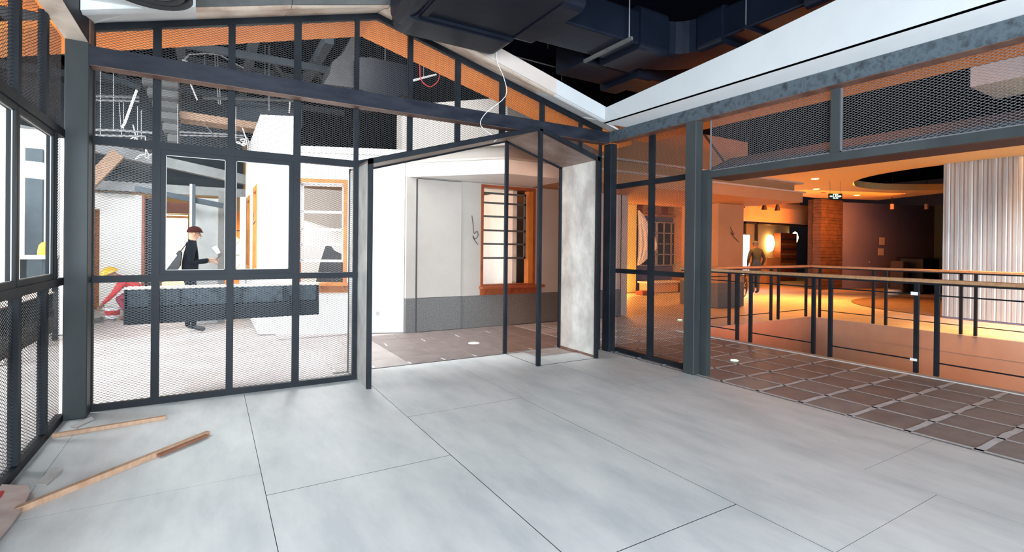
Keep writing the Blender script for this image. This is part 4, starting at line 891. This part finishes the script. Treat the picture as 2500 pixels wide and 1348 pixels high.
# glass bowl table in the bright doorway
v = atZ(425, 668, .55); tb_ = thing('glass_table', 'round glass side table glowing in the bright doorway', 'table', (v.x*.8, 15.2, 0))
x = atY(428, 640, 15.0).x
MB().lathe([(0, .72), (.36, .72), (.36, .75), (0, .75)], x, 15.0, 20).build('table_top', M['wood'], tb_); MB().lathe([(.32, .0), (.33, .72)], x, 15.0, 20).build('table_drum', M['bronze'], tb_)
# upper services behind the mesh: duct stack, trays, pipes, hangers
st = thing('ribbed_duct', 'grey ribbed air duct bending down behind the back partition', 'duct', (-1.0, 11.5, 2.9))
xs0 = atY(345, 250, 11.5).x; xs1 = atY(438, 250, 11.5).x
zt_, zb_ = atY(345, 180, 11.5).z, atY(345, 345, 11.5).z
n = 6
for k in range(n):
    z1 = zt_-(zt_-zb_)*k/n; z0 = zt_-(zt_-zb_)*(k+1)/n+.03; sh = .08*k
    MB().box(xs0+sh, xs1, 11.5, 12.1, z0, z1).build('duct_section', M['duct_grey'], st, bevel=.03)
    MB().box(xs0+sh+.03, xs1-.03, 11.53, 12.07, z0-.03, z0).build('duct_joint', M['blackmat'], st)
def px_tube(pts, r, m, nm, label, cat, group=None): 
    return MB().tube([atY(*p) for p in pts], r*.6, 6).build(nm, M[m], label=label, cat=cat, group=group)
px_tube([(215, 234, 12.5), (340, 238, 12.5)], .05, 'pipe', 'cable_tray', 'pale cable tray left of the ribbed duct', 'cable tray')
px_tube([(215, 244, 12.4), (340, 247, 12.4)], .04, 'pipe', 'cable_tray', 'second pale cable tray just below the first, left of the ribbed duct', 'cable tray')
px_tube([(215, 316, 11), (300, 319, 11), (372, 324, 11)], .035, 'pipe', 'pipe', 'galvanised pipe low down left of the ribbed duct', 'pipe')
px_tube([(215, 330, 11), (355, 333, 11)], .03, 'pipe', 'pipe', 'lowest galvanised pipe just above the window rail at the left', 'pipe')
px_tube([(334, 220, 10.8), (305, 300, 10.8), (298, 312, 10.8)], .035, 'white', 'flexible_conduit', 'white twisted conduit hanging aslant beside the ribbed duct', 'conduit')
px_tube([(438, 322, 11.5), (560, 328, 11.5), (600, 332, 11.5), (608, 345, 11.5), (611, 372, 11.5)], .03, 'pipe', 'pipe', 'upper of two bright pipes curving down left of the white house wall', 'pipe')
px_tube([(438, 330, 11.5), (560, 333, 11.5), (596, 338, 11.5), (604, 350, 11.5), (607, 372, 11.5)], .022, 'pipe', 'pipe', 'lower of two bright pipes curving down left of the white house wall', 'pipe')
px_tube([(495, 240, 12), (560, 241, 12), (720, 246, 12)], .055, 'duct_grey', 'cable_tray', 'grey tray running level across the middle of the void', 'cable tray')
px_tube([(450, 146, 11), (462, 133, 11), (500, 130, 11), (600, 138, 11), (730, 150, 11)], .03, 'pipe', 'pipe', 'bright pipe looping just under the orange eave', 'pipe')
px_tube([(445, 146, 11), (458, 150, 11)], .03, 'pipe', 'pipe_elbow', 'short bright pipe end at the loop under the orange eave', 'pipe')
px_tube([(490, 108, 12), (620, 180, 12)], .02, 'pipe', 'stay_rod', 'thin bright rod slanting down to the right under the eave', 'rod')
px_tube([(523, 100, 12), (526, 160, 12), (534, 255, 12)], .022, 'pipe', 'twin_hanger', 'left of two close bright vertical hangers', 'rod')
px_tube([(529, 100, 12), (532, 160, 12), (539, 255, 12)], .022, 'pipe', 'twin_hanger', 'right of two close bright vertical hangers', 'rod')
px_tube([(455, 180, 11), (482, 245, 11)], .025, 'card', 'stay_rod', 'pale slanting stay right of the ribbed duct', 'rod')
px_tube([(496, 300, 11.8), (520, 327, 11.8)], .014, 'pipe', 'stay_rod', 'small slanting stay above the two bright pipes', 'rod')
px_tube([(705, 236, 12), (708, 250, 12), (706, 276, 12)], .025, 'white', 'conduit', 'short white vertical conduit above the white house wall', 'conduit')
hlab = ['thin hanger wire nearest the left post, above the lower pipes', 'thin hanger wire just left of the twisted conduit', 'slightly slanting thin hanger wire beside the twisted conduit', 'thin hanger wire directly behind the twisted conduit', 'short thin hanger wire right of the twisted conduit', 'thin hanger wire just left of the ribbed duct', 'thin hanger wire at the right side of the ribbed duct', 'short thin hanger wire under the orange eave, left of the twin hangers', 'thin hanger wire high up under the eave, left of the gable peak', 'short thin hanger wire above the white house wall', 'thin hanger wire just right of the mullion left of the white house wall']
hl = [(245, 170, 345), (277, 120, 320), (291, 250, 330), (302, 250, 320), (336, 260, 345), (345, 270, 340), (434, 255, 355), (500, 100, 160), (647, 110, 185), (657, 110, 270), (576, 260, 345)]
for i, (px, y0, y1) in enumerate(hl):
    px_tube([(px, y0, 11.2), (px+(6 if i == 2 else 0), y1, 11.2)], .010, 'pipe', 'hanger_wire', hlab[i], 'rod', 'hanger wires in the void')
fbx = [(430, 600, 60, 100, 13.5, 'backdark'), ]
a = atY(430, 130, 13); c = atY(830, 230, 13)
bx_ = MB(); bx_.box(atY(455, 200, 13).x, atY(745, 200, 13).x, 12.6, 13.4, atY(455, 165, 13).z, min(5.40, atY(455, 112, 13).z)); bx_.build('flat_duct', M['backdark'], label='long slate flat duct high behind the gable', cat='duct')
bx_ = MB(); bx_.box(atY(560, 270, 12.6).x, atY(735, 270, 12.6).x, 12.4, 13.0, atY(600, 300, 12.6).z, atY(600, 252, 12.6).z); bx_.build('flat_duct', M['backdark'], label='short slate duct just above the white house wall', cat='duct')
b = MB(); a = atY(435, 285, 12); c = atY(640, 315, 12); b.bar(a, c, .5, .14); b.build('timber_bearer', M['batten'], label='brownish bearer crossing low behind the centre mullion', cat='beam')
# dark joists and struts of the open void, cable tangles
jl = thing('void_joists', 'row of slate grey joists and struts in the open void behind the gable', 'ceiling frame', (0, 12, 4.9))
for i in range(7): MB().box(-5.2+i*1.15, -5.05+i*1.15, 9.4, 14.95, 5.05, 5.25).build('joist', M['backdark'], jl)
for y in (10.6, 12.2, 13.8): MB().box(-6, 3, y, y+.08, 4.92, 5.05).build('bearer', M['backdark'], jl)
for px, py, qx, qy, Y in ((225, 175, 345, 215, 13), (570, 300, 620, 240, 12.9), (640, 250, 715, 205, 13), (740, 180, 860, 160, 12.5), (745, 120, 800, 210, 12.5), (600, 112, 690, 118, 12.2)):
    a = atY(px, py, Y); c = atY(qx, qy, Y); MB().bar(a, c, .1, .09).build('strut', M['backdark'], jl)
random.seed(21)
def tangle(px, py, Y, n, sp, lab):
    pts = [atY(px+random.gauss(0, sp), py+random.gauss(0, sp*.8), Y+random.uniform(-.1, .1)) for _ in range(n)]
    wire([atY(px, py-40, Y)]+pts, .011, 'white', 'cable_tangle', label=lab)
tangle(325, 345, 11.3, 12, 14, 'pale cable tangle at the left, just above the window rail')
tangle(355, 372, 12.8, 9, 10, 'small pale cable tangle hanging over the sloping grey beam')
tangle(592, 352, 11.2, 10, 9, 'pale cable tangle beside the two curved pipes')
# big angled grey duct piece behind the gable peak
v0 = [(865, 88), (835, 130), (815, 165), (790, 205), (775, 215), (800, 200), (822, 205), (865, 215)]
b = MB(); b.prism([atY(x, y, 9.2) for x, y in ((868, 88), (858, 90), (838, 130), (812, 150), (805, 180), (790, 205), (872, 215))], (0, .8, 0)); b.build('duct_hood', M['hood'], label='grey angular duct hood hanging left of the gable peak', cat='duct')
b = MB(); b.prism([atY(x, y, 9.0) for x, y in ((905, 140), (1000, 160), (1000, 230), (940, 240), (870, 215), (870, 140))], (0, 1.2, 0)); dk = b.build('dark_duct', M['duct'], label='black bulky duct right of the gable peak behind the mesh', cat='duct'); v = atY(940, 150, 9.6); MB().tube([(v.x, 9.6, v.z), (v.x, 9.6, 5.44)], .01, 5).build('hanger_rod', M['pipe'], dk)
for i in range(5):
    a = atY(640+38*i, 118, 12.4); c = atY(700+45*i, 205, 12.4); MB().bar(a, c, .3, .07).build('roof_rib', M['hood'], label=('leftmost', 'second', 'third', 'fourth', 'rightmost')[i]+' of the five slanting grey roof ribs behind the gable, counted from the left', cat='beam', group='slanting grey roof ribs behind the gable')
sl = px_tube([(1003, 198, 8.6), (1065, 182, 8.6)], .035, 'white', 'strip_light', 'short white batten light hanging right of the gable peak', 'light'); v = atY(1034, 190, 8.6); MB().tube([(v.x, 8.6, v.z), (v.x, 8.6, 5.44)], .006, 5).build('hanger_rod', M['pipe'], sl)
wire([atY(1020, 22, 8.4), atY(1022, 100, 8.4), atY(1025, 165, 8.4), atY(1028, 195, 8.4), atY(1048, 212, 8.4), atY(1068, 200, 8.4), atY(1074, 180, 8.4)], .010, 'red', label='red cable loop hanging under the orange eave', name='cable_loop')
# ------------------------------------------------------------------ beyond the left partition
kk = thing('white_kiosk', 'white plastered kiosk wall beyond the left windows', 'building', (-3.4, 10.5, 0))
MB().box(-6, -1.98, 10.5, 10.7, 0, 3.2).build('wall', M['plaster'], kk)
MB().box(-3.9, -2.62, 10.2, 10.48, 1.35, 2.1).build('timber_cabinet', M['orange'], kk)
MB().box(-2.45, -2.25, 10.42, 10.5, 0, 2.9).build('pilaster', M['backdark'], kk)
bt = thing('high_table', 'pale high table beyond the left windows', 'table', (-2.2, 9.6, 0))
MB().box(-3.4, -1.95, 9.4, 10.0, 1.22, 1.27).build('table_top', M['plaster'], bt, bevel=.005)
for x in (-2.0, -2.35, -3.3):
    for y in (9.45, 9.95): MB().box(x-.03, x+.03, y-.03, y+.03, 0, 1.22).build('leg', M['backdark'], bt)
MB().bar((-3.3, 9.45, .75), (-2.0, 9.45, .75), .03, .03).build('stretcher', M['whitepaint'], bt)
MB().lathe([(.085, 0), (.085, .06), (.07, .14), (.04, .18), (0, .19)], -2.06, 9.7, 16, z0=1.275).build('dome_lamp', M['eave'], label='small orange dome lamp standing on the pale high table', cat='lamp', smooth=True)
MB().box(-2.3, -2.1, 8.2, 8.35, 0, 3.3).build('grey_column', M['plaster2'], label='slender pale column beyond the left windows', cat='column')
MB().bar((-5, 8.6, 2.55), (-1.6, 8.6, 2.35), .15, .2).build('canopy_beam', M['whitepaint'], label='white sloping beam beyond the left windows', cat='beam')
# ------------------------------------------------------------------ people
def skin_mesh(verts, edges, rad, sub=2):
    me = bpy.data.meshes.new('tmp'); me.from_pydata(verts, edges, []); o = bpy.data.objects.new('tmp', me); C.objects.link(o)
    md = o.modifiers.new('s', 'SKIN'); md.use_smooth_shade = True
    for i, r in enumerate(rad): me.skin_vertices[0].data[i].radius = (r, r) if not isinstance(r, tuple) else r
    me.skin_vertices[0].data[0].use_root = True
    sb = o.modifiers.new('u', 'SUBSURF'); sb.levels = sub; sb.render_levels = sub
    dg = bpy.context.evaluated_depsgraph_get(); ev = o.evaluated_get(dg); m2 = ev.to_mesh()
    V = [v.co.copy() for v in m2.vertices]; F = [tuple(p.vertices) for p in m2.polygons]
    ev.to_mesh_clear(); bpy.data.objects.remove(o); bpy.data.meshes.remove(me)
    return V, F
def person(label, loc, rz, J, mats, shoe=True, hands=True):
    """J: joint name -> local position. mats: dict region -> material"""
    order = ['pelvis', 'waist', 'chest', 'neck', 'headc', 'headt', 'shl', 'ell', 'wrl', 'shr', 'elr', 'wrr', 'hpl', 'knl', 'anl', 'tol', 'hpr', 'knr', 'anr', 'tor']
    R = dict(pelvis=(.165, .12), waist=(.145, .105), chest=(.17, .12), neck=.055, headc=(.085, .10), headt=(.065, .08), shl=.075, ell=.048, wrl=.032, shr=.075, elr=.048, wrr=.032,
             hpl=.098, knl=.062, anl=.045, tol=.04, hpr=.098, knr=.062, anr=.045, tor=.04)
    E_ = [('pelvis','waist'),('waist','chest'),('chest','neck'),('neck','headc'),('headc','headt'),('chest','shl'),('shl','ell'),('ell','wrl'),('chest','shr'),('shr','elr'),('elr','wrr'),
          ('pelvis','hpl'),('hpl','knl'),('knl','anl'),('anl','tol'),('pelvis','hpr'),('hpr','knr'),('knr','anr'),('anr','tor')]
    ix = {k: i for i, k in enumerate(order)}
    V, F = skin_mesh([J[k] for k in order], [(ix[a], ix[b_]) for a, b_ in E_], [R[k] for k in order])
    b = MB(); names = list(mats.keys()); ml = [mats[k] for k in names]
    # face regions by nearest bone
    reg = {('pelvis','waist'):'legs',('waist','chest'):'top',('chest','neck'):'top',('neck','headc'):'skin',('headc','headt'):'skin',('chest','shl'):'top',('shl','ell'):'top',('ell','wrl'):'top',
           ('chest','shr'):'top',('shr','elr'):'top',('elr','wrr'):'top',('pelvis','hpl'):'legs',('hpl','knl'):'legs',('knl','anl'):'legs',('anl','tol'):'shoes',('pelvis','hpr'):'legs',('hpr','knr'):'legs',('knr','anr'):'legs',('anr','tor'):'shoes'}
    bones = [(Vector(J[a]), Vector(J[c]), reg[(a, c)]) for a, c in E_]
    mi = []
    for f in F:
        c = sum((V[i] for i in f), Vector())/len(f); best = None
        for a, q, r in bones:
            ab = q-a; t = max(0, min(1, (c-a).dot(ab)/ab.length_squared)); dd = (a+ab*t-c).length
            if best is None or dd < best[0]: best = (dd, r)
        mi.append(names.index(best[1]))
    b.v = [tuple(v) for v in V]; b.f = list(F); b.mi = mi
    # face: nose, ears, eyes, mouth
    hc = Vector(J['headc']); fwd = Vector(J.get('face', (1, 0, 0))).normalized(); up = (Vector(J['headt'])-hc).normalized(); sd = fwd.cross(up).normalized()
    k = names.index('skin'); kh = names.index('hair')
    def blob(c, rx, ry, rz_, m):
        n = 8; V = []; 
        for i in range(5):
            ph = PI*i/4
            for j in range(n): th = 2*PI*j/n; V.append(c+sd*rx*math.sin(ph)*math.cos(th)+fwd*ry*math.sin(ph)*math.sin(th)+up*rz_*math.cos(ph))
        b.add(V, [(i*n+j, i*n+(j+1)%n, (i+1)*n+(j+1)%n, (i+1)*n+j) for i in range(4) for j in range(n)], m)
    blob(hc+fwd*.095-up*.01, .014, .022, .026, k)
    for s in (1, -1): blob(hc+sd*.08*s, .012, .02, .03, k); blob(hc+fwd*.082+sd*.032*s+up*.025, .014, .008, .008, kh)
    blob(hc+fwd*.083-up*.055, .024, .008, .006, kh)
    # hands with five fingers
    if hands:
        for side in 'lr':
            wr = Vector(J['wr'+side]); el = Vector(J['el'+side]); d = (wr-el).normalized(); aux = Vector((0,0,1)) if abs(d.z) < .8 else Vector((1,0,0)); s = d.cross(aux).normalized(); nrm = s.cross(d)
            pe = wr+d*.09
            V_, F_ = skin_mesh([tuple(wr-d*.01), tuple(wr+d*.045), tuple(pe)], [(0,1),(1,2)], [(.026, .02), (.04, .016), (.036, .013)], 1); b.add(V_, F_, k)
            for i, (off, L) in enumerate(((.03, .062), (.010, .072), (-.011, .068), (-.031, .052))):
                q = pe-d*.01+s*off; c1 = q+d*L*.5-nrm*.008; c2 = c1+d*L*.3-nrm*.025; c3 = c2+d*L*.12-nrm*.022
                b.tube([q, c1, c2, c3], [.0095, .009, .008, .006], 6, k)
            q = wr+d*.03+s*.03; b.tube([q, q+d*.03+s*.028-nrm*.01, q+d*.055+s*.036-nrm*.024], [.012, .011, .008], 6, k)
    o = thing('person', label, 'person', loc); o.rotation_euler = (0, 0, rz)
    body = b.build('body', ml, None, smooth=True, org=(0, 0, 0)); body.parent = o; body.location = (0, 0, 0)
    return o
def child_local(mb, name, m, par, **k):
    o = mb.build(name, M[m], None, org=(0, 0, 0), **k); o.parent = par; return o
def cap(par, hc, up, fwd, r, m, name='cap', brim=.05, full=False):
    hc, up, fwd = Vector(hc), Vector(up).normalized(), Vector(fwd).normalized(); sd = fwd.cross(up).normalized(); fwd = up.cross(sd).normalized()
    b = MB(); n = 16; V = []; K = 6
    for i in range(K+1):
        ph = PI/2*i/K
        for j in range(n): th = 2*PI*j/n; V.append(hc+(sd*math.cos(th)*.92+fwd*math.sin(th)*1.1)*r*math.cos(ph)+up*r*math.sin(ph))
    b.add(V, [(i*n+j, i*n+(j+1)%n, (i+1)*n+(j+1)%n, (i+1)*n+j) for i in range(K) for j in range(n)])
    b.prism([hc+sd*r*.8+fwd*r*.6, hc+sd*r*.5+fwd*(r+brim), hc-sd*r*.5+fwd*(r+brim), hc-sd*r*.8+fwd*r*.6], up*.012)
    return child_local(b, name, m, par, smooth=True)
# man with phone, standing in profile facing right
Jst = dict(pelvis=(0, 0, .95), waist=(0, 0, 1.12), chest=(.02, 0, 1.36), neck=(.03, 0, 1.52), headc=(.06, 0, 1.63), headt=(.05, 0, 1.73),
    shl=(.02, .17, 1.43), ell=(.04, .22, 1.15), wrl=(.26, .13, 1.16), shr=(.02, -.17, 1.43), elr=(.02, -.22, 1.14), wrr=(.27, -.10, 1.20),
    hpl=(0, .09, .9), knl=(.03, .10, .5), anl=(-.04, .10, .09), tol=(.12, .11, .045), hpr=(0, -.09, .9), knr=(.06, -.10, .5), anr=(.06, -.10, .09), tor=(.23, -.11, .045), face=(1, 0, -.25))
m1p = atY(478, 600, 9.9)
m1 = person('man in dark clothes standing in profile, looking at a phone, a bag slung behind him', (m1p.x-.08, 9.9, 0), 0, Jst, dict(top=M['navy'], legs=M['navy'], shoes=M['blackmat'], skin=M['skin'], hair=M['hair']))
cap(m1, (.06, 0, 1.65), (0, 0, 1), (1, 0, -.1), .105, 'brownred', 'hood', .02)
m1x, m1y = m1p.x-.08, 9.9
MB().bar((m1x+.36, m1y-.08, 1.20), (m1x+.44, m1y-.08, 1.27), .07, .012).build('phone', M['blackmat'], label='black phone held by the man in profile', cat='phone')
bag = thing('shoulder_bag', 'black and pale bag slung low behind the man in profile', 'bag', (m1x-.30, m1y, .95))
b = MB(); b.prism([(m1x-.10, m1y-.16, 1.32), (m1x-.15, m1y-.16, 1.36), (m1x-.44, m1y-.16, .92), (m1x-.40, m1y-.16, .84), (m1x-.28, m1y-.16, .86), (m1x-.12, m1y-.16, 1.10)], (0, .14, 0)); b.build('bag_body', M['blackmat'], bag, bevel=.01)
b = MB(); b.prism([(m1x-.17, m1y-.165, 1.27), (m1x-.19, m1y-.165, 1.30), (m1x-.41, m1y-.165, .96), (m1x-.385, m1y-.165, .93)], (0, .004, 0)); b.build('pale_edge', M['white'], bag)
MB().tube([(m1x-.13, m1y-.1, 1.33), (m1x-.02, m1y-.13, 1.5), (m1x+.08, m1y-.12, 1.38)], .012, 6).build('strap', M['blackmat'], bag)
# worker crouching, yellow helmet
Jw = dict(pelvis=(.22, 0, .46), waist=(.12, 0, .60), chest=(-.06, 0, .74), neck=(-.20, 0, .82), headc=(-.30, 0, .86), headt=(-.35, 0, .95),
    shl=(-.08, .18, .76), ell=(-.24, .26, .54), wrl=(-.40, .18, .36), shr=(-.08, -.18, .76), elr=(-.22, -.26, .52), wrr=(-.38, -.16, .34),
    hpl=(.20, .12, .42), knl=(-.16, .20, .46), anl=(.06, .18, .10), tol=(-.12, .20, .05), hpr=(.20, -.12, .42), knr=(-.18, -.20, .44), anr=(.04, -.18, .10), tor=(-.14, -.20, .05), face=(-1, 0, -.6))
wk = atY(318, 700, 12.0)
w1 = person('worker in red clothes and a yellow helmet crouching over the floor', (wk.x, 12.0, 0), 0, Jw, dict(top=M['red'], legs=M['maroon'], shoes=M['boots'], skin=M['skin'], hair=M['hair']))
cap(w1, (-.31, 0, .88), (-.45, 0, .9), (-1, 0, -.45), .135, 'yellow', 'helmet', .04)
# man seen across the hall, back turned, blue cap
Jb = dict(Jst); Jb.update(wrl=(.12, .22, .92), ell=(-.02, .27, 1.16), elr=(-.02, -.27, 1.16), wrr=(.10, -.24, .94), face=(1, 0, 0))
mp = atY(1846, 640, 10.2)
m3 = person('man in grey jacket and blue cap, back turned, standing far across the hall', (mp.x, 10.2, 0), math.radians(60), Jb, dict(top=M['greyjacket'], legs=M['bluecap'], shoes=M['blackmat'], skin=M['skin'], hair=M['hair']))
cap(m3, (.06, 0, 1.66), (0, 0, 1), (1, 0, 0), .105, 'bluecap', 'cap', .05)
# bucket, rubble
bk2 = thing('paint_bucket', 'white paint bucket with a red label on the floor beside the crouching worker', 'bucket', (-1.64, 12.35, 0))
MB().lathe([(0, .005), (.10, .0), (.125, .22), (.13, .225), (.118, .225), (.11, .03), (0, .03)], -1.64, 12.35, 18).build('pail', M['white'], bk2, smooth=False)
MB().lathe([(.113, .07), (.122, .16)], -1.64, 12.35, 18).build('label_band', M['red'], bk2)
MB().tube([(-1.64+.128*math.cos(t*PI/8), 12.35, .21-.10*math.sin(t*PI/8)) for t in range(9)], .004, 5).build('handle', M['pipe'], bk2)
random.seed(5); b = MB()
for i in range(60):
    x = -1.95+random.gauss(0, .16); y = 12.0+random.gauss(0, .16); s = random.uniform(.012, .05); b.bar((x, y, s*.4), (x+random.uniform(-.1, .1), y+random.uniform(-.1, .1), s*.5), s, s*.7)
b.build('rubble', M['granite'], label='small heap of rubble on the floor left of the paint bucket', cat='rubble', kind='stuff')
# ------------------------------------------------------------------ things on the room floor
def batten(p, q, wd, ht, label, extra=None, z=0):
    t = thing('timber_batten', label, 'timber', ((p[0]+q[0])/2, (p[1]+q[1])/2, 0))
    MB().bar((p[0], p[1], z+ht/2), (q[0], q[1], z+ht/2), wd, ht).build('strip', M['batten'], t, bevel=.0015)
    if extra: MB().bar((extra[0][0], extra[0][1], extra[2]), (extra[1][0], extra[1][1], extra[2]), .028, .016).build('strip', M['redstrip'], t, bevel=.001)
    return t
batten((-1.01, 4.965), (-.315, 5.045), .035, .03, 'short pine batten lying across the floor near the left corner post')
batten((-.905, 3.65), (-.013, 4.462), .035, .034, 'long pine batten lying diagonally across the floor at the left', ((-.30, 4.145), (-.02, 4.41), .018))
def scrap(pts, th, label):
    b = MB(); b.prism([(x, y, z) for x, y, z in pts], (0, 0, th)); b.build('board_scrap', M['card'], label=label, cat='scrap')
scrap([(-.945, 5.18, .004), (-.90, 5.13, .001), (-.815, 5.30, .004), (-.84, 5.33, .02)], .004, 'thin curled board offcut lying at the foot of the left corner post')
scrap([(-.90, 4.04, .001), (-.835, 4.00, .001), (-.80, 4.20, .006), (-.86, 4.225, .02)], .005, 'thin board offcut lying between the two battens')
# round edged plywood at lower left, leaning low
pw_ = thing('plywood_board', 'pinkish plywood board with a curved edge leaning in the bottom left corner', 'board', (-1.0, 3.5, 0))
b = MB(); cc = [(-.905, 3.955), (-.878, 3.86), (-.868, 3.76), (-.862, 3.65), (-.862, 3.5), (-.868, 3.35), (-.88, 3.2), (-.93, 3.0), (-1.02, 2.85), (-1.02, 3.965)]
def plz(x): return .012+max(0, (-.86-x))*.25
b.prism([(x, y, plz(x)) for x, y in cc], (0, 0, .014)); b.build('board', M['ply'], pw_, bevel=.001)
MB().prism([(-1.0, 3.72, .06), (-.985, 3.72, .057), (-.978, 3.80, .056), (-.985, 3.87, .057), (-1.0, 3.87, .06)], (0, 0, .003)).build('red_mark', M['red'], pw_)
# small pale scraps of tape on the hall floor
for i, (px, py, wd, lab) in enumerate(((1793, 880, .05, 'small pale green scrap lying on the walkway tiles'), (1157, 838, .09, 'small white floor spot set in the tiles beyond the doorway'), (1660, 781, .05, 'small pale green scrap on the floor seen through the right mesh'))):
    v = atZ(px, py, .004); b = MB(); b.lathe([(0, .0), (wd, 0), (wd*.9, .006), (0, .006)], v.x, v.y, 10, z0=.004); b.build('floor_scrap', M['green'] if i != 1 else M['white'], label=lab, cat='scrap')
